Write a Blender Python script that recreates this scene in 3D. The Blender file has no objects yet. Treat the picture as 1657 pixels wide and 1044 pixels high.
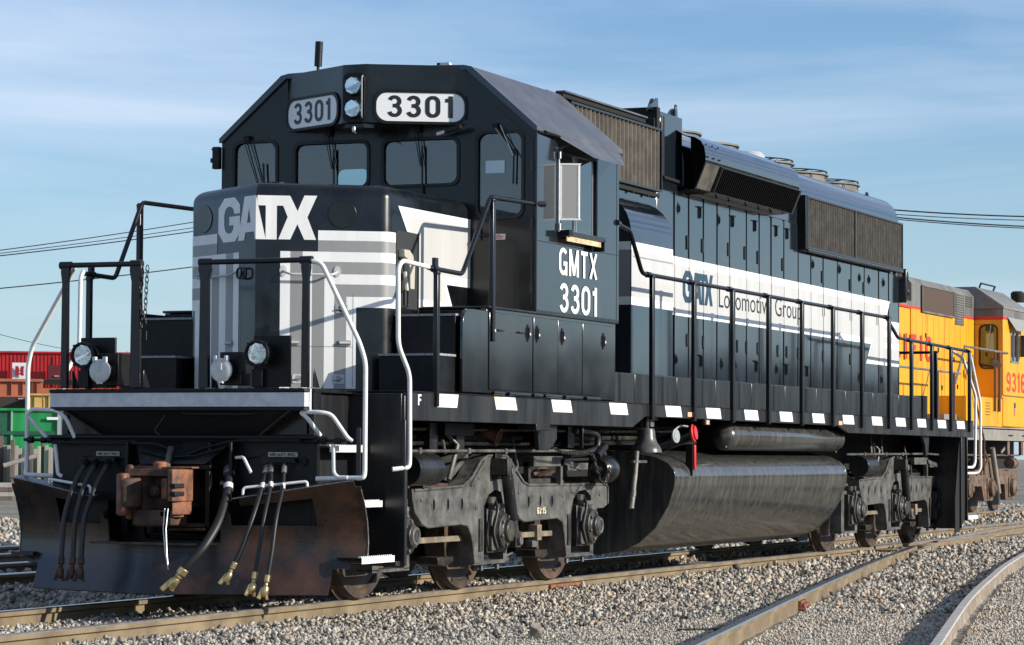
import bpy, bmesh, math, random
import numpy as np
from mathutils import Vector, Matrix
from mathutils.geometry import tessellate_polygon
C = bpy.context.scene
COL = C.collection
R = math.radians
random.seed(7)

# ---------------------------------------------------------------- camera
cam = bpy.data.cameras.new("camera")
cam.sensor_width = 36.0
cam.lens = 101.80
cam.clip_start = 0.5
cam.clip_end = 3000
cam_ob = bpy.data.objects.new("camera", cam)
COL.objects.link(cam_ob)
_yaw, _pitch, _roll = 0.3931, 0.0455, 0.0051
_cy, _sy, _cp, _sp = math.cos(_yaw), math.sin(_yaw), math.cos(_pitch), math.sin(_pitch)
_d = Vector((_cy*_cp, _sy*_cp, _sp)); _r = Vector((_sy, -_cy, 0)); _u = _r.cross(_d)
_c, _s = math.cos(_roll), math.sin(_roll)
_rr = _c*_r + _s*_u; _uu = -_s*_r + _c*_u
_m = Matrix((( _rr.x, _uu.x, -_d.x, -19.3763), (_rr.y, _uu.y, -_d.y, -10.8632), (_rr.z, _uu.z, -_d.z, 1.1654), (0, 0, 0, 1)))
cam_ob.matrix_world = _m
CAM = Vector((-19.3763, -10.8632, 1.1654))
C.camera = cam_ob
C.render.resolution_x = 1024; C.render.resolution_y = 645
C.view_settings.view_transform = 'Standard'
try: C.view_settings.look = 'None'
except Exception: pass
C.view_settings.exposure = 0.28
C.view_settings.gamma = 1.0
C.view_settings.use_curve_mapping = False

# ---------------------------------------------------------------- sky and sun
SUN_DIR = Vector((0.09, -0.93, 0.345)).normalized()      # towards the sun
SUN_EL = math.asin(SUN_DIR.z); SUN_ROT = math.atan2(SUN_DIR.x, SUN_DIR.y)
w = bpy.data.worlds.new("World"); C.world = w; w.use_nodes = True
nt = w.node_tree; nt.nodes.clear()
def N(t, kind, **kw):
    n = t.nodes.new(kind)
    for k, v in kw.items():
        if k.startswith('i_'):
            n.inputs[int(k[2:]) if k[2:].isdigit() else k[2:].replace('_', ' ')].default_value = v
        else: setattr(n, k, v)
    return n
out = N(nt, 'ShaderNodeOutputWorld'); bg = N(nt, 'ShaderNodeBackground')
sky = N(nt, 'ShaderNodeTexSky', sky_type='NISHITA', sun_disc=False, sun_elevation=SUN_EL, sun_rotation=SUN_ROT,
        air_density=1.0, dust_density=0.35, ozone_density=1.6, altitude=100)
tc = N(nt, 'ShaderNodeTexCoord'); mp = N(nt, 'ShaderNodeMapping'); mp.inputs['Scale'].default_value = (1.0, 1.0, 9.0)
mp.inputs['Rotation'].default_value = (0.025, 0.02, 0.5)
nz = N(nt, 'ShaderNodeTexNoise'); nz.inputs['Scale'].default_value = 2.6; nz.inputs['Detail'].default_value = 7; nz.inputs['Roughness'].default_value = 0.56
nz.inputs['Distortion'].default_value = 0.35
cr = N(nt, 'ShaderNodeValToRGB'); cr.color_ramp.elements[0].position = 0.39; cr.color_ramp.elements[1].position = 0.69
cr.color_ramp.elements[0].color = (0, 0, 0, 1); cr.color_ramp.elements[1].color = (0.62, 0.62, 0.62, 1)
mx = N(nt, 'ShaderNodeMix', data_type='RGBA'); mx.inputs[7].default_value = (8.6, 7.7, 7.0, 1)
nt.links.new(tc.outputs['Generated'], mp.inputs[0]); nt.links.new(mp.outputs[0], nz.inputs['Vector'])
nt.links.new(nz.outputs['Fac'], cr.inputs[0]); nt.links.new(cr.outputs[0], mx.inputs[0])
nt.links.new(sky.outputs[0], mx.inputs[6]); tnt = N(nt, 'ShaderNodeMix', data_type='RGBA', blend_type='MULTIPLY'); tnt.inputs[0].default_value = 1.0; tnt.inputs[7].default_value = (0.765, 0.955, 1.235, 1); 
sp = N(nt, 'ShaderNodeSeparateXYZ'); nt.links.new(tc.outputs['Generated'], sp.inputs[0])
hz = N(nt, 'ShaderNodeMapRange'); hz.inputs[1].default_value = 0.0; hz.inputs[2].default_value = 0.14; hz.inputs[3].default_value = 0.60; hz.inputs[4].default_value = 0.0; hz.interpolation_type = 'SMOOTHSTEP'
nt.links.new(sp.outputs['Z'], hz.inputs[0]); hm = N(nt, 'ShaderNodeMix', data_type='RGBA'); hm.inputs[7].default_value = (5.6, 6.1, 5.7, 1)
nt.links.new(hz.outputs[0], hm.inputs[0]); nt.links.new(mx.outputs[2], hm.inputs[6]); nt.links.new(hm.outputs[2], tnt.inputs[6]); nt.links.new(tnt.outputs[2], bg.inputs[0]); nt.links.new(bg.outputs[0], out.inputs[0])
bg.inputs['Strength'].default_value = 0.10

sun = bpy.data.lights.new("sun", 'SUN'); sun.energy = 4.9; sun.angle = R(0.53); sun.color = (1.0, 0.94, 0.84)
sun_ob = bpy.data.objects.new("sun", sun); COL.objects.link(sun_ob)
sun_ob.rotation_euler = (-SUN_DIR).to_track_quat('-Z', 'Y').to_euler(); sun_ob.location = (0, -40, 30)

# ---------------------------------------------------------------- materials
MATS = {}
def mat(name, col, rough=0.5, metal=0.0, var=0.0, scale=6.0, bump=0.0, bscale=60.0, col2=None, streak=False, coat=0.0, rvar=0.0, spec=None, thr=(0.4, 0.65), wave=0.0):
    if name in MATS: return MATS[name]
    m = bpy.data.materials.new(name); m.use_nodes = True; t = m.node_tree; b = t.nodes['Principled BSDF']
    b.inputs['Base Color'].default_value = (*col, 1); b.inputs['Roughness'].default_value = rough; b.inputs['Metallic'].default_value = metal
    if coat: b.inputs['Coat Weight'].default_value = coat; b.inputs['Coat Roughness'].default_value = 0.06
    if spec is not None: b.inputs['Specular IOR Level'].default_value = spec
    g = t.nodes.new('ShaderNodeNewGeometry') 
    mpn = t.nodes.new('ShaderNodeMapping'); t.links.new(g.outputs['Position'], mpn.inputs[0])
    if streak: mpn.inputs['Scale'].default_value = (1, 1, 0.12)
    n = t.nodes.new('ShaderNodeTexNoise'); n.inputs['Scale'].default_value = scale; n.inputs['Detail'].default_value = 8; n.inputs['Roughness'].default_value = 0.62
    t.links.new(mpn.outputs[0], n.inputs['Vector'])
    if col2 is not None or var:
        r = t.nodes.new('ShaderNodeValToRGB'); r.color_ramp.elements[0].position = thr[0]; r.color_ramp.elements[1].position = thr[1]
        c2 = col2 if col2 is not None else tuple(min(1, c*(1+var)) for c in col)
        c1 = col if col2 is not None else tuple(c*(1-var) for c in col)
        r.color_ramp.elements[0].color = (*c1, 1); r.color_ramp.elements[1].color = (*c2, 1)
        t.links.new(n.outputs['Fac'], r.inputs[0]); t.links.new(r.outputs[0], b.inputs['Base Color'])
    if rvar:
        mr = t.nodes.new('ShaderNodeMapRange'); mr.inputs[1].default_value = 0.3; mr.inputs[2].default_value = 0.7
        mr.inputs[3].default_value = max(0.02, rough-rvar); mr.inputs[4].default_value = min(1, rough+rvar)
        t.links.new(n.outputs['Fac'], mr.inputs[0]); t.links.new(mr.outputs[0], b.inputs['Roughness'])
    if bump or wave:
        prev = None
        if wave:
            n3 = t.nodes.new('ShaderNodeTexNoise'); n3.inputs['Scale'].default_value = 1.7; n3.inputs['Detail'].default_value = 1
            t.links.new(g.outputs['Position'], n3.inputs['Vector'])
            b3 = t.nodes.new('ShaderNodeBump'); b3.inputs['Strength'].default_value = 1.0; b3.inputs['Distance'].default_value = wave
            t.links.new(n3.outputs['Fac'], b3.inputs['Height']); prev = b3
        if bump:
            n2 = t.nodes.new('ShaderNodeTexNoise'); n2.inputs['Scale'].default_value = bscale; n2.inputs['Detail'].default_value = 5
            t.links.new(g.outputs['Position'], n2.inputs['Vector'])
            bp = t.nodes.new('ShaderNodeBump'); bp.inputs['Strength'].default_value = 0.6; bp.inputs['Distance'].default_value = bump
            t.links.new(n2.outputs['Fac'], bp.inputs['Height'])
            if prev: t.links.new(prev.outputs[0], bp.inputs['Normal'])
            prev = bp
        t.links.new(prev.outputs[0], b.inputs['Normal'])
    MATS[name] = m; return m
def emit_free_glass(name, tint, gl=0.12, mul=1.6):
    m = bpy.data.materials.new(name); m.use_nodes = True; t = m.node_tree; t.nodes.clear()
    o = t.nodes.new('ShaderNodeOutputMaterial'); tr = t.nodes.new('ShaderNodeBsdfTransparent'); g = t.nodes.new('ShaderNodeBsdfGlossy')
    tr.inputs[0].default_value = (*tint, 1); g.inputs['Roughness'].default_value = 0.02
    f = t.nodes.new('ShaderNodeFresnel'); f.inputs['IOR'].default_value = 1.5; mxs = t.nodes.new('ShaderNodeMixShader')
    ad = t.nodes.new('ShaderNodeMath'); ad.operation = 'MULTIPLY_ADD'; ad.inputs[1].default_value = mul; ad.inputs[2].default_value = gl
    ad.use_clamp = True
    t.links.new(f.outputs[0], ad.inputs[0]); t.links.new(ad.outputs[0], mxs.inputs[0]); t.links.new(tr.outputs[0], mxs.inputs[1]); t.links.new(g.outputs[0], mxs.inputs[2])
    t.links.new(mxs.outputs[0], o.inputs[0]); MATS[name] = m; return m

BLK = mat('gloss black paint', (0.009, 0.013, 0.019), 0.13, col2=(0.023, 0.027, 0.032), thr=(0.5, 0.85), scale=3.0, coat=0.7, rvar=0.07, streak=True, wave=0.0025, spec=0.5)
BLKD = mat('dusty black paint', (0.014, 0.0145, 0.0155), 0.28, scale=5, col2=(0.042, 0.040, 0.036), streak=True, rvar=0.1, thr=(0.45, 0.85), wave=0.004)
NOSEB = mat('nose black paint', (0.0055, 0.0068, 0.0078), 0.26, var=0.5, scale=4.0, coat=0.15, spec=0.38, rvar=0.06, wave=0.003)
ROOFM = mat('weathered roof paint', (0.085, 0.088, 0.10), 0.40, var=0.3, scale=2.0, bump=0.004, bscale=3.0, rvar=0.1)
MATB = mat('matt black steel', (0.0065, 0.0065, 0.007), 0.42, var=0.4, scale=12, bump=0.002, spec=0.3)
RAILB = mat('black rail paint', (0.006, 0.006, 0.0075), 0.25, var=0.3, scale=20)
DARK = mat('deep black', (0.004, 0.004, 0.004), 0.8)
WHT = mat('white paint', (0.80, 0.79, 0.76), 0.35, var=0.05, scale=8, streak=True, wave=0.003)
WHTR = mat('white rail paint', (0.78, 0.77, 0.73), 0.4, var=0.06, scale=25)
LGR = mat('light grey paint', (0.52, 0.51, 0.49), 0.35, var=0.05, scale=6, streak=True, wave=0.003)
MGR = mat('mid grey paint', (0.27, 0.27, 0.265), 0.35, var=0.05, scale=6, streak=True, wave=0.003)
REFL = mat('reflective marker', (0.80, 0.79, 0.77), 0.4, var=0.04, scale=20)
REFLY = mat('stained reflective marker', (0.78, 0.74, 0.66), 0.4, scale=9, col2=(0.62, 0.40, 0.12), streak=True, thr=(0.52, 0.6))
TRK = mat('dusty truck steel', (0.034, 0.033, 0.031), 0.48, scale=6, col2=(0.165, 0.158, 0.142), bump=0.005, bscale=28, thr=(0.34, 0.70))
TRKD = mat('oily truck steel', (0.018, 0.016, 0.014), 0.4, scale=7, col2=(0.075, 0.065, 0.052), bump=0.004, bscale=30, thr=(0.4, 0.7))
TNK = mat('scuffed tank paint', (0.038, 0.037, 0.034), 0.20, scale=15.0, col2=(0.115, 0.108, 0.094), rvar=0.07, streak=True, thr=(0.42, 0.80), wave=0.003, spec=0.8)
WHL = mat('rusty wheel face', (0.035, 0.026, 0.02), 0.55, scale=5, col2=(0.13, 0.075, 0.04), bump=0.002, thr=(0.4, 0.7))
STEEL = mat('polished steel', (0.42, 0.41, 0.40), 0.22, metal=1.0, var=0.15, scale=30)
RUST = mat('rusty coupler steel', (0.085, 0.035, 0.02), 0.62, scale=7, col2=(0.30, 0.115, 0.052), bump=0.004, bscale=40)
RUSTD = mat('dark rusty steel', (0.028, 0.016, 0.011), 0.65, scale=9, col2=(0.11, 0.05, 0.026), bump=0.003, bscale=40)
PLOW = mat('worn plow steel', (0.011, 0.0105, 0.011), 0.28, scale=1.7, col2=(0.082, 0.036, 0.018), rvar=0.12, thr=(0.46, 0.68), bump=0.0015, bscale=70)
RUB = mat('black rubber', (0.012, 0.012, 0.012), 0.5)
BRASS = mat('brass fitting', (0.62, 0.47, 0.22), 0.30, metal=0.8, var=0.25, scale=30)
CHROME = mat('lamp reflector', (0.78, 0.78, 0.79), 0.05, metal=1.0, bump=0.008, bscale=9)
ALUM = mat('aluminium', (0.55, 0.55, 0.54), 0.35, metal=0.9, var=0.1, scale=20)
CAPG = mat('pale grey cap', (0.62, 0.62, 0.60), 0.45, var=0.08, scale=20)
GRILL = mat('dusty grille slat', (0.16, 0.135, 0.105), 0.6, scale=6, col2=(0.26, 0.22, 0.17)); GRILR = mat('radiator slat', (0.085, 0.075, 0.060), 0.6, scale=6, col2=(0.15, 0.13, 0.105))
GRILD = mat('dark grille slat', (0.006, 0.006, 0.006), 0.55, spec=0.2)
REDP = mat('bright red plastic', (0.62, 0.02, 0.02), 0.4)
TAN = mat('tan armrest board', (0.55, 0.42, 0.24), 0.7, var=0.2, scale=14)
FANM = mat('dusty fan shroud', (0.16, 0.152, 0.135), 0.6, var=0.25, scale=5)
BIRD = mat('number plate white', (0.80, 0.80, 0.78), 0.3)
INK = mat('black lettering', (0.012, 0.012, 0.012), 0.4)
NAVY = mat('dark blue lettering', (0.016, 0.042, 0.075), 0.3)
GLASS = emit_free_glass('cab glass', (0.60, 0.72, 0.74), 0.08, 2.0)
CLEAR = emit_free_glass('lamp glass', (0.97, 0.98, 0.98), 0.0, 0.15)
INTER = mat('grey green cab lining', (0.30, 0.36, 0.35), 0.8)
STK = mat('small white sticker', (0.75, 0.68, 0.66), 0.5)
STKR = mat('red sticker print', (0.55, 0.06, 0.05), 0.5)
PAPER = mat('paper notice', (0.55, 0.68, 0.70), 0.7)

# ---------------------------------------------------------------- mesh builder
def norm(a):
    l = math.sqrt(sum(x*x for x in a)) or 1; return tuple(x/l for x in a)
def rrect(a0, a1, b0, b1, r, n=5):
    r = min(r, abs(a1-a0)/2-1e-4, abs(b1-b0)/2-1e-4); p = []
    for cx, cy, st in ((a1-r, b1-r, 0), (a0+r, b1-r, 90), (a0+r, b0+r, 180), (a1-r, b0+r, 270)):
        for k in range(n+1):
            a = R(st+90*k/n); p.append((cx+r*math.cos(a), cy+r*math.sin(a)))
    return p
def circ(cx, cy, r, n=24, r2=None):
    return [(cx+r*math.cos(2*math.pi*k/n), cy+(r2 or r)*math.sin(2*math.pi*k/n)) for k in range(n)]
SPLIT = {k: (1, 0.0) for k in ('cab_side_wall', 'walkway_duct', 'step_side_panel', 'grille_surround', 'bolt_row', 'side_stripe', 'plow_lip', 'lever_shaft', 'anticlimber_gusset', 'door_gap', 'sunshade', 'hose_bracket', 'cab_step', 'step_well', 'battery_box', 'traction_motor', 'socket_box', 'roof_grab')}
SPLIT.update({'cab_end_wall': (0, 4.7)})
class MB:
    def __init__(s): s.v = []; s.f = []; s.mi = []; s.mats = []
    def mid(s, m):
        if m not in s.mats: s.mats.append(m)
        return s.mats.index(m)
    def add(s, vs, fs, m):
        o = len(s.v); s.v += [tuple(v) for v in vs]; i = s.mid(m)
        for f in fs: s.f.append(tuple(o+k for k in f)); s.mi.append(i)
        return s
    def box(s, x0, x1, y0, y1, z0, z1, m):
        x0, x1 = sorted((x0, x1)); y0, y1 = sorted((y0, y1)); z0, z1 = sorted((z0, z1))
        v = [(x, y, z) for z in (z0, z1) for y in (y0, y1) for x in (x0, x1)]
        return s.add(v, [(0, 2, 3, 1), (4, 5, 7, 6), (0, 1, 5, 4), (2, 6, 7, 3), (0, 4, 6, 2), (1, 3, 7, 5)], m)
    def obox(s, p0, p1, w_, h_, m, up=(0, 0, 1)):        # bar from p0 to p1
        d = Vector(p1)-Vector(p0); dn = d.normalized(); u = Vector(up)
        if abs(dn.dot(u)) > 0.98: u = Vector((1, 0, 0))
        a = dn.cross(u).normalized(); b = a.cross(dn).normalized(); v = []
        for P in (Vector(p0), Vector(p1)):
            for i, j in ((-1, -1), (1, -1), (1, 1), (-1, 1)): v.append(P+a*w_/2*i+b*h_/2*j)
        return s.add(v, [(3, 2, 1, 0), (4, 5, 6, 7), (0, 1, 5, 4), (1, 2, 6, 5), (2, 3, 7, 6), (3, 0, 4, 7)], m)
    def prism(s, poly, ax, a, b, m, holes=()):
        # poly in (y,z) for ax x, (x,z) for ax y, (x,y) for ax z
        mk = {'x': lambda t, p: (t, p[0], p[1]), 'y': lambda t, p: (p[0], t, p[1]), 'z': lambda t, p: (p[0], p[1], t)}[ax]
        return s.plate(poly, lambda u, v, t: mk(t, (u, v)), a, b, m, holes)
    def plate(s, poly, fn, a, b, m, holes=()):
        loops = [list(poly)]+[list(h) for h in holes]
        flat = [p for l in loops for p in l]; n = len(flat)
        tris = tessellate_polygon([[Vector((p[0], p[1], 0)) for p in l] for l in loops])
        v = [fn(p[0], p[1], a) for p in flat]
        if b is None: return s.add(v, [tuple(t) for t in tris], m)
        v += [fn(p[0], p[1], b) for p in flat]
        if not holes: f = [tuple(range(n)), tuple(range(2*n-1, n-1, -1))]
        else: f = [tuple(t) for t in tris]+[tuple(n+k for k in reversed(t)) for t in tris]
        o = 0
        for l in loops:
            k = len(l)
            for i in range(k): f.append((o+i, o+(i+1) % k, n+o+(i+1) % k, n+o+i))
            o += k
        return s.add(v, f, m)
    def ring_path(s, pts, r, m, n=10, bend=0.0, closed=False, cap=True, r2=None):
        P = [Vector(p) for p in pts]
        if bend:
            Q = [P[0]]
            for i in range(1, len(P)-1):
                a = (P[i-1]-P[i]); b = (P[i+1]-P[i]); t = min(bend, a.length*0.48, b.length*0.48)
                A = P[i]+a.normalized()*t; B = P[i]+b.normalized()*t
                for k in range(6):
                    u = k/5; Q.append((1-u)**2*A+2*u*(1-u)*P[i]+u*u*B)
            Q.append(P[-1]); P = Q
        L = len(P); up = None; rings = []
        for i in range(L):
            if closed: d = (P[(i+1) % L]-P[i-1]).normalized()
            else: d = (P[min(i+1, L-1)]-P[max(i-1, 0)]).normalized()
            if up is None:
                up = Vector((0, 0, 1)) if abs(d.z) < 0.9 else Vector((1, 0, 0))
            a = d.cross(up).normalized(); up = a.cross(d).normalized()
            rr_ = r if r2 is None else r+(r2-r)*i/(L-1)
            rings.append([P[i]+a*rr_*math.cos(2*math.pi*k/n)+up*rr_*math.sin(2*math.pi*k/n) for k in range(n)])
        v = [p for rg in rings for p in rg]; f = []
        for i in range(L if closed else L-1):
            j = (i+1) % L
            for k in range(n): f.append((i*n+k, i*n+(k+1) % n, j*n+(k+1) % n, j*n+k))
        if cap and not closed: f += [tuple(range(n-1, -1, -1)), tuple((L-1)*n+k for k in range(n))]
        return s.add(v, f, m)
    tube = ring_path
    def lathe(s, prof, p0, d, m, n=24):                    # prof [(dist along d, radius)]
        d = Vector(d).normalized(); u = Vector((0, 0, 1)) if abs(d.z) < 0.9 else Vector((1, 0, 0))
        a = d.cross(u).normalized(); b = a.cross(d); p0 = Vector(p0); v = []; f = []
        for t, r in prof:
            for k in range(n):
                an = 2*math.pi*k/n; v.append(p0+d*t+a*r*math.cos(an)+b*r*math.sin(an))
        for i in range(len(prof)-1):
            for k in range(n): f.append((i*n+k, i*n+(k+1) % n, (i+1)*n+(k+1) % n, (i+1)*n+k))
        if prof[0][1] > 1e-4: f.append(tuple(range(n-1, -1, -1)))
        if prof[-1][1] > 1e-4: f.append(tuple((len(prof)-1)*n+k for k in range(n)))
        return s.add(v, f, m)
    def cyl(s, p0, p1, r, m, n=20, r1=None):
        d = Vector(p1)-Vector(p0); return s.lathe([(0, r), (d.length, r if r1 is None else r1)], p0, d, m, n)
    def build(s, name, parent=None, bevel=0.0, ang=40, smooth=True, seg=2, recalc=True, loc=None):
        if name in SPLIT and parent is not None:
            axis, cut = SPLIT[name]; root = list(range(len(s.v)))
            def fd(i):
                while root[i] != i: root[i] = root[root[i]]; i = root[i]
                return i
            for f in s.f:
                for k in f[1:]: root[fd(k)] = fd(f[0])
            comp = {}
            for i in range(len(s.v)): comp.setdefault(fd(i), []).append(i)
            sd = {r_: (sum(s.v[i][axis] for i in ids)/len(ids) > cut) for r_, ids in comp.items()}; res = None
            if len(set(sd.values())) > 1:
                for want in (False, True):
                    q = MB(); mp_ = {}
                    for f, mi_ in zip(s.f, s.mi):
                        if sd[fd(f[0])] != want: continue
                        nf = []
                        for k in f:
                            if k not in mp_: mp_[k] = len(q.v); q.v.append(s.v[k])
                            nf.append(mp_[k])
                        q.f.append(tuple(nf)); q.mi.append(q.mid(s.mats[mi_]))
                    r2_ = q._build(name, parent, bevel, ang, smooth, seg, recalc, loc); res = res or r2_
                return res
        return s._build(name, parent, bevel, ang, smooth, seg, recalc, loc)
    def _build(s, name, parent=None, bevel=0.0, ang=40, smooth=True, seg=2, recalc=True, loc=None):
        me = bpy.data.meshes.new(name)
        o0 = Vector(loc) if loc else (Vector(parent['_o']) if parent is not None and '_o' in parent else Vector((0, 0, 0)))
        me.from_pydata([(v[0]-o0.x, v[1]-o0.y, v[2]-o0.z) for v in s.v], [], s.f)
        for m in s.mats: me.materials.append(m)
        me.polygons.foreach_set('material_index', s.mi)
        if recalc:
            bm = bmesh.new(); bm.from_mesh(me); bmesh.ops.recalc_face_normals(bm, faces=bm.faces); bm.to_mesh(me); bm.free()
        if smooth:
            me.polygons.foreach_set('use_smooth', [True]*len(me.polygons)); me.set_sharp_from_angle(angle=R(ang))
        me.update()
        ob = bpy.data.objects.new(name, me); COL.objects.link(ob)
        if parent is not None: ob.parent = parent; ob['_o'] = tuple(o0)
        else: ob.location = o0; ob['_o'] = tuple(o0)
        if bevel:
            md = ob.modifiers.new('bevel', 'BEVEL'); md.width = bevel; md.segments = seg; md.limit_method = 'ANGLE'; md.angle_limit = R(50); md.harden_normals = False
        return ob
def thing(name, loc, label, cat, group=None):
    o = bpy.data.objects.new(name, None); COL.objects.link(o); o.location = loc; o['_o'] = tuple(loc)
    o['label'] = label; o['category'] = cat
    if group: o['group'] = group
    o.empty_display_size = 0.3
    return o
def tag(o, label, cat, group=None):
    o['label'] = label; o['category'] = cat
    if group: o['group'] = group
    return o
def struct(o, kind='structure'): o['kind'] = kind; return o
def dup_tree(o, dx, parent=None):
    c = o.copy(); COL.objects.link(c)
    if parent is not None: c.parent = parent
    c.location = (o.location[0]+dx[0], o.location[1]+dx[1], o.location[2]+dx[2])
    for ch in list(o.children):
        k = dup_tree(ch, (0, 0, 0), c)
    return c

# decals: polygons in (s, z) mapped onto a surface a little proud of it
def decal(mb, polys, fn, off, m, knots=(), holes=None):
    for i, poly in enumerate(polys):
        loops = [poly]+([holes[i]] if holes and holes[i] else [])
        flat = [p for l in loops for p in l]
        tris = tessellate_polygon([[Vector((p[0], p[1], 0)) for p in l] for l in loops])
        bm = bmesh.new(); vs = [bm.verts.new((p[0], p[1], 0)) for p in flat]
        for t in tris:
            try: bm.faces.new([vs[k] for k in t])
            except ValueError: pass
        for k in knots:
            bmesh.ops.bisect_plane(bm, geom=bm.verts[:]+bm.edges[:]+bm.faces[:], plane_co=(k, 0, 0), plane_no=(1, 0, 0))
        bm.verts.index_update()
        mb.add([fn(v.co.x, v.co.y, off) for v in bm.verts], [tuple(v.index for v in f.verts) for f in bm.faces], m)
        bm.free()
def rct(a0, a1, b0, b1): return [(a0, b0), (a1, b0), (a1, b1), (a0, b1)]

# stroke lettering (upright grotesque); glyph strokes in a w x 1 box
def _arc(cx, cy, rx, ry, a0, a1, n=10):
    return [(cx+rx*math.cos(R(a0+(a1-a0)*k/n)), cy+ry*math.sin(R(a0+(a1-a0)*k/n))) for k in range(n+1)]
T = 0.15
GL = {
 '0': (0.56, [(_arc(.28, .70, .205, .225, 0, 180, 12)+_arc(.28, .30, .205, .225, 180, 360, 12), True)]),
 '1': (0.36, [([(.235, 0), (.235, 1.0)], False), ([(.235, .80), (.03, .80)], False)]),
 '3': (0.56, [(_arc(.27, .725, .185, .20, 165, -90, 12)+[(.20, .525)], False), ([(.20, .527)]+_arc(.27, .30, .205, .225, 90, -165, 14), False)]),
 '6': (0.56, [(_arc(.28, .305, .205, .23, 0, 360, 18)[:-1], True), (_arc(.30, .62, .225, .305, 180, 30, 10), False), ([(.075, .30), (.075, .62)], False)]),
 '9': (0.56, [(_arc(.28, .695, .205, .23, 0, 360, 18)[:-1], True), (_arc(.26, .38, .225, .305, 0, -150, 10), False), ([(.485, .38), (.485, .70)], False)]),
 '2': (0.56, [(_arc(.28, .70, .20, .225, 170, -40, 10)+[(.08, .075)], False), ([(.06, .075), (.50, .075)], False)]),
 '5': (0.56, [([(.46, .925), (.13, .925), (.10, .50)], False), (_arc(.27, .31, .205, .235, 115, -160, 12), False)]),
 'G': (0.62, [(_arc(.32, .69, .235, .235, 30, 180, 10)+_arc(.32, .31, .235, .235, 180, 345, 10), False), ([(.545, .0), (.545, .50)], False), ([(.60, .43), (.33, .43)], False)]),
 'M': (0.74, [([(.08, 0), (.08, 1)], False), ([(.66, 0), (.66, 1)], False), ([(.10, 1), (.37, .05)], False), ([(.64, 1), (.37, .05)], False)]),
 'T': (0.56, [([(.28, 0), (.28, .93)], False), ([(.02, .925), (.54, .925)], False)]),
 'X': (0.60, [([(.07, 0), (.53, 1)], False), ([(.53, 0), (.07, 1)], False)]),
 'C': (0.60, [(_arc(.30, .69, .215, .235, 20, 180, 10)+_arc(.30, .31, .215, .235, 180, 340, 10), False)]),
 'I': (0.22, [([(.11, 0), (.11, 1)], False)]),
 'F': (0.54, [([(.09, 0), (.09, 1)], False), ([(.09, .925), (.52, .925)], False), ([(.09, .50), (.46, .50)], False)]),
 'P': (0.58, [([(.09, 0), (.09, 1)], False), ([(.09, .925), (.30, .925)]+_arc(.32, .70, .18, .225, 90, -90, 8)+[(.09, .475)], False)]),
 'A': (0.62, [([(.07, 0), (.31, 1)], False), ([(.55, 0), (.31, 1)], False), ([(.15, .26), (.47, .26)], False)]),
 'E': (0.52, [([(.09, 0), (.09, 1)], False), ([(.09, .925), (.50, .925)], False), ([(.09, .50), (.46, .50)], False), ([(.09, .075), (.50, .075)], False)]),
 'N': (0.62, [([(.08, 0), (.08, 1)], False), ([(.54, 0), (.54, 1)], False), ([(.10, 1), (.52, 0)], False)]),
 'O': (0.62, [(_arc(.31, .69, .235, .235, 0, 180, 12)+_arc(.31, .31, .235, .235, 180, 360, 12), True)]),
 'H': (0.60, [([(.08, 0), (.08, 1)], False), ([(.52, 0), (.52, 1)], False), ([(.08, .5), (.52, .5)], False)]),
 'U': (0.60, [([(.08, 1), (.08, .30)]+_arc(.30, .30, .22, .225, 180, 360, 10)+[(.52, .30), (.52, 1)], False)]),
 'R': (0.60, [([(.09, 0), (.09, 1)], False), ([(.09, .925), (.30, .925)]+_arc(.32, .71, .18, .215, 90, -90, 8)+[(.09, .495)], False), ([(.32, .48), (.52, 0)], False)]),
 'L': (0.50, [([(.09, 0), (.09, 1)], False), ([(.09, .075), (.48, .075)], False)]),
 ':': (0.22, [([(.11, .12), (.11, .28)], False), ([(.11, .58), (.11, .74)], False)]),
 ' ': (0.30, []),
}
def lettering(mb, text, fn, u0, u1, v0, v1, off, m, t=T, gap=0.10, knots=()):
    W = sum(GL[c][0] for c in text)+gap*(len(text)-1); k = (u1-u0)/W; h = v1-v0; x = 0; j = 0
    for c in text:
        gw, strokes = GL[c]
        for pts, closed in strokes:
            P = [Vector((p[0], p[1])) for p in pts]; n = len(P); Lp = []; Rp = []
            for i in range(n):
                if closed: d = P[(i+1) % n]-P[i-1]
                else: d = P[min(i+1, n-1)]-P[max(i-1, 0)]
                d.normalize(); nn = Vector((-d.y, d.x))*t/2; Lp.append(P[i]+nn); Rp.append(P[i]-nn)
            j += 1; of = off+j*0.0004
            cl = lambda q: (u0+(x+q.x)*k, v0+min(1, max(0, q.y))*h)
            v = []; f = []
            for i in range(n): v += [fn(*cl(Lp[i]), of), fn(*cl(Rp[i]), of)]
            for i in range(n if closed else n-1):
                a, b = i, (i+1) % n; f.append((2*a, 2*a+1, 2*b+1, 2*b))
            mb.add(v, f, m)
        x += gw+gap
def font_text(mb, text, fn, u0, u1, v0, v1, off, m, bold=0.0):
    c = bpy.data.curves.new('lettering', 'FONT'); c.body = text; c.offset = bold; c.resolution_u = 4
    o = bpy.data.objects.new('lettering', c); COL.objects.link(o)
    me = bpy.data.meshes.new_from_object(o); bpy.data.objects.remove(o); bpy.data.curves.remove(c)
    xs = [v.co.x for v in me.vertices]; ys = [v.co.y for v in me.vertices]
    a0, a1, b0, b1 = min(xs), max(xs), min(ys), max(ys)
    mb.add([fn(u0+(v.co.x-a0)/(a1-a0)*(u1-u0), v0+(v.co.y-b0)/(b1-b0)*(v1-v0), off) for v in me.vertices], [tuple(p.vertices) for p in me.polygons], m)
    bpy.data.meshes.remove(me)

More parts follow.
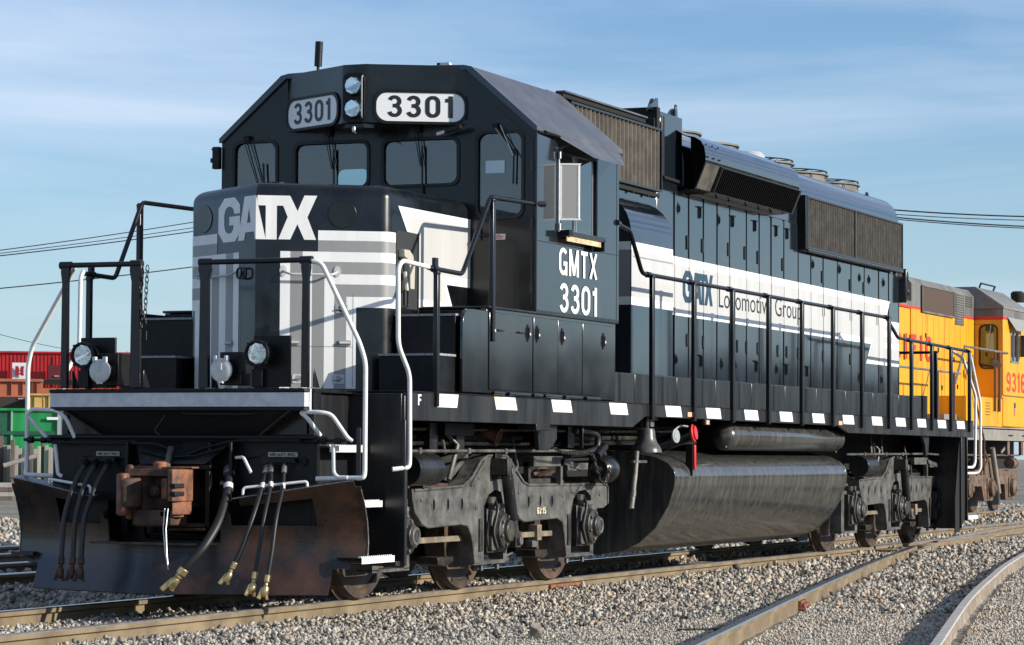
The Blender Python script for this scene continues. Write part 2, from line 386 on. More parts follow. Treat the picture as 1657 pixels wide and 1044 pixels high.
# ================================================================ LOCOMOTIVE
LOCO = thing('diesel_locomotive', (10.0, 0, 0), 'black and grey six-axle diesel locomotive with white number 3301, standing on the nearest through track', 'locomotive')
def P(): return MB()
ZW = 1.655
# --- underframe and walkways
b = P()
sill = [(1.0, 1.425), (6.10, 1.425), (6.45, 1.53), (13.0, 1.515), (13.42, 1.435), (19.62, 1.425), (19.62, ZW-.012), (1.0, ZW-.012)]
b.prism(sill, 'y', -1.527, -1.50, BLKD); b.prism(sill, 'y', 1.50, 1.527, BLKD)
b.box(0.28, 1.0, -1.10, 1.10, ZW-.03, ZW-.012, MATB)
b.box(1.0, 19.62, -1.53, 1.53, ZW-.012, ZW, MATB); b.box(0.25, 19.8, -1.02, 1.02, ZW-.010, ZW+.002, MATB)
b.box(19.60, 19.62, -1.49, 1.49, 1.43, ZW-.02, BLKD)
for k in range(18):
    xk = 1.2+k*1.07; b.box(xk, xk+.06, -1.49, 1.49, 1.45 if not 6.2 < xk < 13.3 else 1.54, ZW-.02, DARK)
b.box(0.32, 19.5, -.55, .55, 0.95, 1.60, DARK)
b.box(0.98, 1.0, -1.5, 1.5, 1.1, ZW-.02, BLKD)
b.build('underframe', LOCO, bevel=.004)
# --- markers
mk = [1.615, 2.75, 4.03, 5.46, 6.99, 8.21, 9.46, 10.70, 11.93, 13.16, 14.42, 15.52, 16.57, 17.62, 18.65]
fs = lambda u, v, o: (u, -1.527-o, v)
for i, x in enumerate(mk):
    b = P(); dx = .05 if i else -.03
    wd = (.46 if i < 12 else .43) if i else .40
    b.plate([(x+dx, 1.537), (x+dx+wd, 1.537), (x+wd, 1.643), (x, 1.643)], lambda u, v, t: (u, -1.527-t, v), .0005, .0035, REFLY if i == 1 else REFL)
    o = b.build('reflector', LOCO, smooth=False)
    if i == 1: o['label'] = 'white reflective marker with a yellow rust stain'
for x, z in ((7.66, 1.545), (13.0, 1.525)):
    P().box(x, x+.15, -1.533, -1.5275, z, z+.045, mat('amber reflector', (.75, .45, .28), .4)).build('reflector', LOCO, smooth=False)
b = P(); lettering(b, 'F', fs, 1.225, 1.29, 1.545, 1.63, .003, WHT, t=.2); b.build('letter', LOCO, smooth=False)
b = P(); b.box(8.10, 8.26, -1.56, -1.53, 1.47, 1.53, BLKD); b.box(8.13, 8.22, -1.568, -1.561, 1.475, 1.515, mat('amber reflector', (.75, .45, .28), .4)); b.build('marker_bracket', LOCO)
# --- ledge boxes on the walkway beside the hood
b = P()
xs = [5.72, 6.99, 8.22, 9.45, 10.68, 11.91, 13.14, 14.37, 15.6, 16.83, 18.0]
for a, c in zip(xs[:-1], xs[1:]):
    b.box(a, c-.012, -1.222, -.93, ZW+.003, 1.955, BLKD); b.box(a, c-.012, .93, 1.222, ZW+.003, 1.955, BLKD)
b.build('walkway_duct', LOCO, bevel=.012)
b = P()
for i in range(33): b.cyl((5.85+i*.37, -1.25, ZW+.004), (5.85+i*.37, -1.25, ZW+.02), .012, BLKD, 8)
b.build('bolt_row', LOCO)

# --- anticlimber
b = P()
band = [(.13, -1.125), (.10, -1.10), (.055, -.3), (.055, .3), (.10, 1.10), (.13, 1.125), (.34, 1.125), (.34, -1.125)]
b.prism(band, 'z', 1.510, 1.628, MATB); b.prism([(x-(.012 if x < .2 else 0), y*1.006) for x, y in band], 'z', 1.628, 1.652, MATB)
b.prism([(x-(.010 if x < .2 else 0), y*1.004) for x, y in band], 'z', 1.488, 1.510, MATB)
for k in range(31): b.box(.09, .30, -1.06+k*.07, -1.05+k*.07, 1.6522, 1.656, MATB)
b.build('anticlimber', LOCO, bevel=.006)
b = P()
for i in range(5):
    (x0, y0), (x1, y1) = band[i], band[i+1]
    l = math.hypot(x1-x0, y1-y0); nx, ny = (y1-y0)/l, -(x1-x0)/l
    if nx > 0: nx, ny = -nx, -ny
    b.add([(x0+nx*.003, y0+ny*.003, 1.516), (x1+nx*.003, y1+ny*.003, 1.516), (x1+nx*.003, y1+ny*.003, 1.622), (x0+nx*.003, y0+ny*.003, 1.622)], [(0, 1, 2, 3)], mat('anticlimber tape', (.60, .61, .62), .35, var=.1, scale=14))
b.build('reflective_band', LOCO, smooth=False)
b = P()
for s in (-1, 1):
    b.plate([(.10, 1.488), (.32, 1.488), (.32, 1.275), (.18, 1.275)], lambda u, v, t, s=s: (u, s*(.98-(1.488-v)*1.55)+t, v), -.012, .012, BLKD)
b.add([(.12, -.98, 1.487), (.12, .98, 1.487), (.27, .65, 1.28), (.27, -.65, 1.28)], [(0, 1, 2, 3)], DARK)
b.build('anticlimber_gusset', LOCO)

# --- pilot
b = P()
hole = rrect(-.36, .33, .50, 1.055, .05)
b.prism([(-1.15, .42), (1.15, .42), (1.15, 1.272), (-1.15, 1.272)], 'x', .22, .28, MATB, [hole])
b.box(.17, .40, -1.16, 1.16, 1.272, 1.30, MATB)
for y in (-.30, -.48, .42): b.box(.10, .22, y-.012, y+.012, .55, 1.25, MATB)
b.box(.05, .22, -.34, .30, 1.035, 1.075, MATB)
b.add([(.03, -.30, 1.08), (.03, .26, 1.08), (.21, .40, 1.26), (.21, -.46, 1.26)], [(0, 1, 2, 3)], BLKD)
b.box(.28, 1.0, -1.06, -1.03, .42, 1.62, BLKD); b.box(.28, 1.0, 1.03, 1.06, .42, 1.62, BLKD)
b.box(.28, .30, -1.10, 1.10, 1.30, 1.60, BLKD)
b.box(.3, .9, -1.0, 1.0, .5, .52, DARK)
b.build('pilot', LOCO, bevel=.006)
b = P(); b.tube([(.16, 1.12, 1.24), (.13, .2, 1.235), (.10, .05, 1.20), (.08, -.05, 1.12), (.10, -.25, 1.20), (.13, -.5, 1.26), (.15, -1.05, 1.262)], .013, MATB, 8, bend=.06)
b.tube([(.10, .30, 1.19), (.06, .05, 1.13), (.06, -.2, 1.14), (.09, -.42, 1.20)], .011, MATB, 8, bend=.05)
b.tube([(.05, -.10, 1.46), (.05, -.62, 1.455), (.08, -.7, 1.46)], .012, MATB, 8); b.tube([(.05, .05, 1.45), (.04, .14, 1.33), (.05, .10, 1.30)], .012, MATB, 8, bend=.03)
b.tube([(.1, .03, 1.2), (-.02, .0, 1.05)], .026, TRK, 10)
b.build('uncoupling_lever', LOCO)
for y0, y1, z, tx in ((.545, .755, 1.155, 'MR  ACT  REL'), (-.995, -.745, 1.155, 'MR  ACT  REL')):
    b = P(); b.plate(rrect(y0, y1, z-.018, z+.018, .008, 3), lambda u, v, t: (.215-t, u, v), .0, .004, mat('worn label plate', (.42, .38, .32), .5, var=.3, scale=50))
    lettering(b, tx.replace('  ', ' '), lambda u, v, o: (.2105-o, u, v), y1-.015, y0+.015, z-.009, z+.009, .0005, INK, t=.16); b.build('label_plate', LOCO, smooth=False)
b = P(); b.box(.14, .22, -1.0, -.72, 1.095, 1.125, MATB); b.box(.14, .22, .55, .84, 1.095, 1.125, MATB); b.cyl((.20, -1.04, 1.10), (.218, -1.04, 1.10), .035, DARK, 16); b.cyl((.16, .86, 1.10), (.22, .86, 1.10), .035, MATB, 16); b.build('hose_bracket', LOCO)

# --- snow plow: two swept wings, curled lip, coupler gap, hose openings
b = P()
def plow_x(y, z):
    ay = abs(y); x = -.34+ay*.39
    if ay < .10: x = -.34+.10*.39-(.10-ay)*.15+.0
    c = (z-.50)/.42
    return x - .035 + .15*math.cos(1.4*c) - .05*max(0, c-.55)
zs = [.105, .120, .14, .17, .20, .23, .265, .30, .34, .38, .42, .47, .49, .52, .56, .59, .62, .65, .68, .71, .74, .77, .80, .825, .85, .87, .89, .905]
def ytop(y): return .785+.155*min(1, max(0, (abs(y)-.5)/.95))
def gridcell(y, z):
    ay = abs(y)
    if ay < .50 and z > .49: return False
    if ay < .64 and z > .66 and (ay-.64)**2+(z-.66)**2 > .0200: return False
    if (.58 < ay < (1.06 if y > 0 else 1.18)) and .62 < z < .83: return False
    if z < .31 and ay > 1.22+.05: return False
    if z < .345 and ay > 1.40: return False
    if (ay-1.43)**2+(z-.80)**2 > .0105 and ay > 1.43 and z > .80: return False
    return True
ys = sorted(set([round(-1.52+k*.04, 3) for k in range(77)]))
idx = {}
def gv(y, z):
    k = (round(y, 4), round(z, 4))
    if k not in idx:
        zz = .105+(z-.105)/(.905-.105)*(ytop(y)+.02-.105) if z > .62 else z
        if z > .62: zz = .62+(z-.62)/(.905-.62)*(ytop(y)+.02-.62)
        idx[k] = len(b.v); b.v.append((plow_x(y, zz), y, zz))
    return idx[k]
pi_ = b.mid(PLOW)
for i in range(len(ys)-1):
    for j in range(len(zs)-1):
        yc, zc = (ys[i]+ys[i+1])/2, (zs[j]+zs[j+1])/2
        if gridcell(yc, zc): b.f.append((gv(ys[i], zs[j]), gv(ys[i+1], zs[j]), gv(ys[i+1], zs[j+1]), gv(ys[i], zs[j+1]))); b.mi.append(pi_)
plow = b.build('snow_plow', LOCO, smooth=False)
md = plow.modifiers.new('thick', 'SOLIDIFY'); md.thickness = .016; md.offset = 0
b = P()
for s in (-1, 1):                                       # curled top lip, ribs behind
    pts = []
    for k in range(12):
        y = s*(.60+k*(.86 if s < 0 else .92)/11); pts.append((plow_x(y, ytop(y)+.02), y, ytop(y)+.02))
    v = []; f = []
    for p in pts: v += [p, (p[0]+.10, p[1], p[2]+.022), (p[0]+.17, p[1], p[2]+.015)]
    for k in range(11): f += [(3*k, 3*k+1, 3*k+4, 3*k+3), (3*k+1, 3*k+2, 3*k+5, 3*k+4)]
    b.add(v, f, mat('plow lip', (.05, .052, .06), .3))
    b.tube(pts, .006, mat('worn edge steel', (.22, .21, .20), .35, metal=.5, var=.4, scale=30), 6)
    b.tube([(plow_x(1.5, z), s*1.52, z) for z in (.36, .5, .65, .8, .90)], .005, mat('worn edge steel', (.22, .21, .20), .35), 6)
    b.box(plow_x(.5, .6)+.02, .2, s*.52-.008, s*.52+.008, .30, .80, MATB); b.box(plow_x(1.1, .6)+.02, .3, s*1.1-.008, s*1.1+.008, .30, .85, MATB)
b.box(-.30, -.10, -.50, .50, .478, .49, MATB); b.box(-.335, -.31, -.44, .44, .475, .492, RUSTD)
b.build('plow_lip', LOCO)
b = P()
for s in (-1, 1):
    a = [(plow_x(.66, .86)+.05, s*.66, .85), (plow_x(.66, .86)+.05, s*.66, .905), (plow_x(1.12, .9)+.05, s*1.12, .955), (plow_x(1.12, .9)+.05, s*1.12, .905)]
    b.tube(a, .011, WHTR, 8, bend=.03)
b.build('grab_iron', LOCO)

# --- coupler
b = P()
b.box(-.02, .6, -.13, .09, .75, .98, RUSTD)                                  # shank
head = [(-.05, -.22), (-.05, .19), (-.18, .225), (-.22, .10), (-.13, .03), (-.11, -.08), (-.20, -.165), (-.2, -.23)]
b.prism(head, 'z', .735, .985, RUSTD)
b.prism([(-.08, -.235), (-.08, .215), (-.22, .245), (-.30, .18), (-.22, .0), (-.24, -.15), (-.34, -.20), (-.35, -.245)], 'z', .985, 1.045, RUSTD)
b.prism([(-.385, -.255), (-.33, -.275), (-.10, -.275), (-.06, -.21), (-.20, -.16), (-.30, -.17), (-.385, -.215)], 'z', .80, 1.04, RUST)
b.prism([(-.35, -.235), (-.25, -.265), (-.10, -.265), (-.06, -.21), (-.22, -.19)], 'z', .70, .80, RUST)
b.prism([(-.375, -.20), (-.33, -.13), (-.22, -.085), (-.12, -.07), (-.12, -.18)], 'z', .82, .97, RUST)
b.lathe([(0, .045), (.06, .05), (.08, .03)], (-.13, .01, .87), (-1, 0, 0), RUSTD, 16)
b.box(-.16, -.05, -.30, .26, 1.045, 1.06, RUST)   # guard arm
for z in (.90, .84): b.box(-.395, -.25, -.285, -.235, z, z+.035, DARK)
b.box(-.30, -.05, -.20, .12, .62, .735, RUSTD); b.prism([(-.30, -.10), (-.30, -.22), (-.20, -.25), (-.1, -.2)], 'z', .68, .73, RUST)
b.lathe([(0, .05), (.05, .055), (.06, .03)], (-.12, 0, 1.04), (0, 0, 1), RUST, 14)
coupler = b.build('coupler', LOCO, bevel=.014, seg=3)
b = P(); b.prism([(-.18, .10), (-.30, .075), (-.38, .085), (-.425, .12), (-.435, .165), (-.39, .215), (-.28, .245), (-.18, .20)], 'z', .75, .975, RUSTD); b.prism([(-.36, .13), (-.42, .125), (-.437, .165), (-.40, .215), (-.30, .24), (-.26, .18)], 'z', .69, 1.01, RUST)
b.cyl((-.25, .185, .66), (-.25, .185, 1.075), .028, RUST, 14); b.build('knuckle', coupler, bevel=.02, seg=3, loc=(10, 0, 0))
coupler.children[0].location = (0, 0, 0)
b = P()
for dy in (0, .028): b.tube([(-.42, -.24+dy, .75), (-.44, -.235+dy*.8, .60), (-.46, -.255+dy*.4, .42), (-.46, -.27, .30)], .0045, ALUM, 6)
b.build('hose_chain', LOCO)
b = P(); b.box(.0, .25, -.34, .30, .60, .63, RUSTD); b.box(.0, .04, -.36, -.32, .60, 1.03, MATB); b.box(.0, .04, .27, .31, .60, 1.03, MATB); b.box(-.05, .0, -.34, .0, .575, .595, RUSTD)
b.build('coupler_carrier', LOCO, bevel=.005)

# --- air hoses
def hose(pts, r, ferr=True, m=RUB, fit=BRASS, glad=1.0):
    b = P(); b.tube(pts, r, m, 12, bend=.12); h = b.build('air_hose', LOCO)
    b = P(); p, q = Vector(pts[-2]), Vector(pts[-1]); d = (q-p).normalized()
    b.lathe([(-.03, r+.006), (.02, r+.007), (.03, r*.8), (.05, r*1.0)], q, d, fit, 14)
    s = glad; e = q+d*.05
    b.lathe([(0, .018*s), (.02*s, .03*s), (.06*s, .032*s), (.09*s, .02*s), (.10*s, .0)], e, d, fit, 12)
    side = Vector((-.6, .8, 0)).normalized()
    b.obox(e+d*.02*s+side*.02*s, e+d*.11*s+side*.045*s, .02*s, .035*s, fit); b.obox(e+d*.05*s-side*.01*s, e+d*.12*s-side*.03*s, .015*s, .03*s, fit)
    b.build('coupling_head', h, bevel=.004).location = (0, 0, 0)
    b = P(); p, q = Vector(pts[0]), Vector(pts[1]); d = (q-p).normalized()
    b.lathe([(-.03, r*.9), (0, r*1.35), (.05, r*1.4), (.055, r*1.1)], p, d, MATB if fit is not BRASS else ALUM, 12)
    if fit is BRASS: b.lathe([(0, r*1.15), (.05, r*1.15)], p+d*.16, d, STK, 12)
    b.build('ferrule', h).location = (0, 0, 0)
    return h
hose([(.16, -.44, 1.04), (.04, -.50, .90), (-.22, -.56, .64), (-.38, -.52, .46), (-.44, -.43, .345), (-.455, -.385, .285)], .033, glad=1.1)
hose([(.14, -.77, 1.05), (.02, -.80, .92), (-.20, -.84, .70), (-.27, -.78, .45), (-.30, -.73, .33)], .019, glad=.9)
hose([(.14, -.81, 1.06), (.02, -.87, .92), (-.20, -.93, .70), (-.27, -.92, .42), (-.30, -.905, .26)], .015, glad=.9)
hose([(.14, -.92, 1.06), (.02, -.97, .90), (-.20, -1.03, .70), (-.27, -1.03, .42), (-.30, -1.01, .24)], .015, glad=.9)
for y, y2 in ((.80, .76), (.71, .66), (.60, .585)):
    hose([(.14, y, 1.09), (-.04, y, .92), (-.20, y2+.03, .66), (-.26, y2+.005, .46), (-.28, y2, .34)], .020, m=mat('dusty rubber', (.035, .030, .026), .6), fit=RUSTD, glad=.9)
b = P(); b.tube([(.12, -.52, 1.13), (.05, -.62, 1.135), (.02, -.70, 1.02)], .012, WHTR, 8, bend=.03); b.build('cock_handle', LOCO)

# --- end steps and step wells (four corners, rear ones mirrored)
b = P()
for s in (-1, 1):
    b.box(.985, 1.01, s*1.06, s*1.527, .34, 1.62, BLKD)                   # rear wall of the front well
    b.box(.98, 1.025, s*1.500, s*1.535, .30, 1.43, BLKD)
    b.box(.24, 1.0, s*1.06, s*1.10, .36, .40, BLKD)
b.box(.90, 1.0, -1.5, -1.1, .30, .34, TRKD)
b.box(18.93, 18.96, -1.527, -1.0, .20, 1.43, BLKD); b.box(18.93, 18.96, 1.0, 1.527, .2, 1.43, BLKD)
b.prism([(18.70, .15), (18.93, .15), (19.25, .36), (19.25, 1.43), (18.95, 1.43), (18.70, .60)], 'y', -1.50, -1.485, DARK)
b.box(19.235, 19.262, -1.535, -1.49, .30, 1.43, BLKD)
b.prism([(-1.15, .2), (1.15, .2), (1.15, 1.6), (-1.15, 1.6)], 'x', 19.55, 19.6, MATB)
b.build('step_well', LOCO, bevel=.004)
def step(x0, x1, y0, y1, z, nm='step'):
    b = P(); b.box(x0, x1, y0, y1, z-.006, z, MATB)
    n = int((x1-x0)/.035)
    for i in range(n): b.box(x0+i*.035+.004, x0+i*.035+.022, y0+.004, y0+.03, z, z+.012, WHTR)
    b.box(x0, x1, y0-.004, y0, z-.045, z+.004, WHTR)
    b.build(nm, LOCO)
step(.22, .80, -1.53, -1.32, .385); step(.30, .96, -1.35, -1.14, .80); step(.30, .96, -1.22, -1.08, 1.22)
step(19.30, 19.85, -1.53, -1.3, .36)
b = P(); b.prism([(19.28, .36), (19.78, .36), (19.82, .5), (19.75, .62), (19.28, .62)], 'y', -1.24, -1.22, DARK); b.build('step_backplate', LOCO)
for y0, z in ((1.32, .385), (1.14, .80)):
    b = P(); b.box(.22, .90, y0, y0+.2, z-.03, z, BLKD); b.build('step', LOCO)
b = P(); b.box(.30, .33, -1.3, -1.24, 1.18, 1.225, WHTR); b.build('grab_plate', LOCO)

# --- steps up to the cab door on the left of the picture side
b = P()
for s in (-1, 1):
    b.box(1.78, 2.10, s*.93, s*1.46, 1.66, 1.955, MATB); b.box(2.10, 2.60, s*.93, s*1.46, 1.66, 2.285, MATB)
b.box(2.60, 3.66, -1.5, 1.5, 1.66, 2.36, MATB)
b.build('cab_step', LOCO, bevel=.004)
for s in (-1, 1):
    for x, z in ((1.76, 1.965), (2.08, 2.298)):
        b = P(); b.box(x, x+.34, s*.93, s*1.47, z-.012, z+.006, mat('step edge', (.30, .30, .30), .5, var=.3, scale=30)); b.build('tread', LOCO)
b = P()
side = [(2.10, 1.67)]+[(2.10, 2.22), (2.115, 2.28), (2.15, 2.325), (2.20, 2.345), (2.30, 2.35)]+[(2.62, 2.35), (2.62, 1.67)]
BATT = mat('battery box gloss black', (.013, .014, .016), .17, col2=(.030, .030, .029), scale=2.2, coat=.8, rvar=.06, wave=.006, thr=(.5, .8))
for s in (-1, 1): b.prism(side, 'y', s*1.50, s*1.527, BATT)
b.build('step_side_panel', LOCO, bevel=.004)

# --- battery box under the cab
b = P()
for s in (-1, 1):
    b.box(2.62, 5.66, s*1.46, s*1.515, 1.665, 2.375, BATT)
    b.box(2.62, 5.68, s*.93, s*1.54, 2.372, 2.392, BLKD)
b.box(5.55, 5.66, -1.5, 1.5, 1.66, 2.37, BLKD)
b.build('battery_box', LOCO, bevel=.006)
def latch(x, z, y, h=.10, par=LOCO, nm='latch'):
    b = P(); b.plate(rrect(x-.022, x+.022, z-h/2, z+h/2, .02, 4), lambda u, v, t: (u, y-t, v), 0, .006, BLKD)
    b.plate(rrect(x-.017, x+.017, z-h*.42, z+h*.42, .01, 3), lambda u, v, t: (u, y-t, v), .006, .0075, DARK)
    b.box(x-.007, x+.007, y-.020, y-.007, z-.045, z+.045, BLKD); b.cyl((x, y-.02, z-.01), (x, y-.026, z-.01), .012, WHTR, 8)
    return b.build(nm, par)
for x0, x1, ls in ((2.66, 3.60, (2.72, 3.49)), (3.63, 4.19, (3.70,)), (4.20, 4.78, (4.29,)), (4.80, 5.60, (5.31,)),):
    b = P(); b.plate(rct(x0, x1, 1.70, 2.345), lambda u, v, t: (u, -1.515-t, v), 0, .012, BATT)
    if x0 < 3: 
        for xx in (2.86, 3.33): b.box(xx-.07, xx+.07, -1.55, -1.527, 2.19, 2.203, BLKD)
    d = b.build('battery_door', LOCO, bevel=.005)
    for l in ls:
        q = latch(l, 2.20, -1.527, .15, d); q.location = (0, 0, 0)
b = P()
for x0, x1 in ((2.72, 2.95), (3.05, 3.52), (3.60, 3.8), (3.86, 4.25), (4.34, 4.75), (4.85, 5.2)): b.tube([(x0, -1.535, 1.672), (x1, -1.535, 1.672)], .016, BLKD, 10)
b.build('hinge', LOCO)

# ================================================================ NOSE
NX0, NX1, NW, NZ = 1.40, 1.98, .915, 3.36
fl = math.hypot(NX1-NX0, NW); rc = .13
def nose_path():
    pts = [(0.0, (NX0, 0.0))]; ux, uy = (NX1-NX0)/fl, NW/fl
    a_f = math.atan2(uy, ux); tl = rc*math.tan((a_f)/2)        # tangent length for turn a_f
    s1 = fl-tl; pts.append((s1, (NX0+ux*s1, uy*s1)))
    cx, cy = NX1+tl, NW-rc
    n0 = a_f+math.pi/2
    for k in range(1, 7):
        an = n0+(math.pi/2-n0)*k/6; pts.append((s1+rc*a_f*k/6, (cx+rc*math.cos(an), cy+rc*math.sin(an))))
    sE = pts[-1][0]; pts.append((sE+(3.66-pts[-1][1][0]), (3.66, NW)))
    return pts
NP = nose_path(); SC = NP[-2][0]
def nose_fn(s, z, off):
    a = abs(s); sg = 1 if s < 0 else -1                       # s > 0 runs towards -y
    for i in range(len(NP)-1):
        if a <= NP[i+1][0] or i == len(NP)-2:
            t = (a-NP[i][0])/(NP[i+1][0]-NP[i][0]); (x0, y0), (x1, y1) = NP[i][1], NP[i+1][1]
            l = math.hypot(x1-x0, y1-y0); nx, ny = -(y1-y0)/l, (x1-x0)/l
            return (x0+(x1-x0)*t+nx*off, sg*(y0+(y1-y0)*t+ny*off), z)
def sx(x): return SC+(x-NP[-2][1][0])                         # s on the nose side for a world x
knots = [k for s, _ in NP for k in ((s, -s) if s else (0,))]
plan = [p[1] for p in NP]; outline = [(x, -y) for x, y in reversed(plan)][:-1]+[(x, y) for x, y in plan]
b = P(); n = len(outline)
rt = .11; levels = [(0, ZW+.004), (0, NZ-rt)]+[(rt*(1-math.cos(R(90*k/6))), NZ-rt+rt*math.sin(R(90*k/6))) for k in range(1, 7)]
def inset(pl, d):
    q = []
    for x, y in pl: q.append((x+d*(.9 if x < 3.6 else 0), y*(1-d/NW)))
    return q
v = []; f = []
for d, z in levels: v += [(x, y, z) for x, y in inset(outline, d)]
L = len(levels)
for i in range(L-1):
    for k in range(n-1): f.append((i*n+k, i*n+k+1, (i+1)*n+k+1, (i+1)*n+k))
v += [((outline[0][0]), 0, NZ)]
top = [(L-1)*n+k for k in range(n)]; f.append(tuple(top))
b.add(v, f, NOSEB)
# stripes
zb = [2.973, 2.893, 2.800, 2.719, 2.619, 2.537, 2.437, 2.350]     # horizontal band edges
vb = [.201, .282, .383, .460, .561, .642, .741, .821]             # vertical band edges
zbot = 1.69; sN = sx(2.115); o1 = .0022; cnt = 0
for sg in (1, -1):
    def rr2(a0, a1, z0, z1): return rct(min(sg*a0, sg*a1), max(sg*a0, sg*a1), z0, z1)
    eN = sN; bx_ = .507
    vb = [.201, .282, .383, .460, .561, .642, .741, .821]
    if sg < 0: vb = [.263, .354, .478, .587, .712, .80, .907, .99]; bx_ = .628
    W, G = [], []
    W.append(rr2(bx_, eN, zb[1], zb[0])); G.append(rr2(bx_, eN, zb[2], zb[1]))
    W.append(rr2(vb[0], vb[1], zbot, zb[2])); G.append(rr2(vb[1], vb[2], zbot, zb[2]))
    W.append(rr2(vb[2], eN, zb[3], zb[2])); W.append(rr2(vb[2], vb[3], zbot, zb[3]))
    G.append(rr2(vb[3], eN, zb[4], zb[3])); G.append(rr2(vb[3], vb[4], zbot, zb[4]))
    W.append(rr2(vb[4], eN, zb[5], zb[4])); W.append(rr2(vb[4], vb[5], zbot, zb[5]))
    G.append(rr2(vb[5], eN, zb[6], zb[5])); G.append(rr2(vb[5], vb[6], zbot, zb[6]))
    W.append(rr2(vb[6], eN, zb[7], zb[6])); W.append(rr2(vb[6], vb[7], zbot, zb[7]))
    decal(b, W, nose_fn, o1, WHT, knots); decal(b, G, nose_fn, o1, MGR, knots)
    sd = lambda p: [((sg)*sx(x), z) for x, z in p]
    decal(b, [sd([(2.10, 2.973), (2.33, 2.973), (2.16, 3.20), (3.655, 3.20), (3.655, 2.61), (3.15, 2.61), (3.30, 2.385), (2.115, 2.385)])] if False else
          [sd([(2.16, 3.20), (3.655, 3.20), (3.655, 2.605), (3.15, 2.605), (3.30, 2.385), (2.56, 2.385), (2.56, 2.99), (2.34, 3.0)])], nose_fn, .002, WHT)
    decal(b, [sd([(2.29, 3.125), (3.655, 3.125), (3.655, 2.68), (3.03, 2.68), (3.19, 2.455), (2.56, 2.455), (2.56, 2.99), (2.40, 3.0)])], nose_fn, .0035, LGR)
G_ = [(-.25, 3.19), (-.34, 3.256), (-.51, 3.256), (-.609, 3.175), (-.609, 2.975), (-.52, 2.893), (-.33, 2.893), (-.25, 2.965), (-.25, 3.10), (-.427, 3.10), (-.427, 3.028), (-.355, 3.028),
      (-.36, 2.995), (-.395, 2.965), (-.45, 2.962), (-.49, 2.985), (-.51, 3.03), (-.51, 3.12), (-.49, 3.162), (-.45, 3.184), (-.40, 3.182), (-.36, 3.160), (-.345, 3.12), (-.25, 3.12)]
A_ = [(-.285, 2.893), (-.178, 3.25), (.0, 3.25), (.081, 2.893), (-.005, 2.893), (-.022, 2.957), (-.160, 2.957), (-.182, 2.893)]
A_h = [(-.135, 3.032), (-.075, 3.032), (-.103, 3.155)]
TX_ = [(.012, 3.25), (.277, 3.25), (.338, 3.126), (.393, 3.254), (.497, 3.254), (.418, 3.077), (.49, 2.895), (.394, 2.895), (.337, 3.02), (.28, 2.895), (.183, 2.895), (.258, 3.077), (.221, 3.168), (.170, 3.168), (.170, 2.893), (.080, 2.893), (.080, 3.168), (.012, 3.168)]
decal(b, [G_], nose_fn, .0025, WHT, knots); decal(b, [A_], nose_fn, .0030, WHT, knots, holes=[A_h]); decal(b, [TX_], nose_fn, .0035, WHT, knots)
nose = b.build('nose', LOCO, recalc=False, ang=30)
for sg in (-1, 1):                                              # blanked class lamps
    b = P(); cs = .702 if sg > 0 else -.852
    pts = circ(0, 0, .118 if sg > 0 else .138, 32, .115)
    b.plate(pts, lambda u, v, t: nose_fn(cs+u, 3.108+v, t), .0, .006, NOSEB); b.build('lamp_cover', nose, bevel=.003).location = (0, 0, 0)
# recessed hand brake on the side
b = P()
for s in (-1,):
    b.plate(rct(2.125, 2.555, 2.36, 2.995), lambda u, v, t: (u, -.915-t, v), .002, .004, mat('brake recess', (.03, .03, .03), .5))
    b.box(2.545, 2.565, -.925, -.915, 2.0, 3.0, BLKD)
b.build('brake_recess', nose).location = (0, 0, 0)
b = P()
b.plate([(2.28, 2.52), (2.36, 2.52), (2.37, 2.72), (2.33, 2.80), (2.26, 2.84), (2.16, 2.84), (2.16, 2.78), (2.24, 2.76), (2.27, 2.70)], lambda u, v, t: (u, -.919-t, v), 0, .06, mat('handbrake cream', (.45, .42, .35), .5))
b.tube([(2.20, -.96, 2.38), (2.20, -.96, 2.50), (2.27, -.96, 2.52), (2.27, -.96, 2.38), (2.20, -.96, 2.36)], .009, MATB, 8, bend=.02)
b.tube([(2.22, -.95, 2.66), (2.22, -.97, 2.50)], .02, mat('handbrake cream', (.45, .42, .35), .5), 8); b.build('hand_brake', nose, bevel=.006).location = (0, 0, 0)
# door on the right facet: hinges and latches; grab irons
for s, z in ((.31, 2.06), (.73, 2.06), (-.40, 2.06), (-.83, 2.06)):
    b = P(); b.plate(rrect(s-.05, s+.05, z-.022, z+.022, .008, 3), lambda u, v, t: nose_fn(u, v, t), .003, .014, MGR); b.tube([nose_fn(s-.045, z, .02), nose_fn(s+.045, z, .02)], .011, LGR, 8); b.build('hinge', nose).location = (0, 0, 0)
for s, z in ((.355, 1.77), (.68, 1.77), (.70, 2.34), (-.82, 2.34)):
    b = P(); b.plate(rrect(s-.05, s+.05, z-.04, z+.035, .015, 4), lambda u, v, t: nose_fn(u, v, t), .004, .007, LGR if z < 2 else MGR)
    b.plate(rrect(s-.022, s+.022, z-.028, z+.026, .02, 4), lambda u, v, t: nose_fn(u, v, t), .007, .009, MGR if z < 2 else DARK)
    b.tube([nose_fn(s-.04, z-.008, .015), nose_fn(s, z-.005, .02), nose_fn(s+.035, z+.01, .015)], .006, ALUM, 8); b.build('latch', nose).location = (0, 0, 0)
b = P()
for q in (rct(.235, .238, 1.70, 2.03), rct(.795, .798, 1.70, 2.46), rct(.235, .798, 2.028, 2.031), rct(-.235, -.238, 1.70, 2.5), rct(-.85, -.853, 1.70, 2.5)):
    decal(b, [q], nose_fn, .0045, mat('panel seam', (.12, .12, .12), .6), knots)
b.build('door_seam', nose, smooth=False).location = (0, 0, 0)
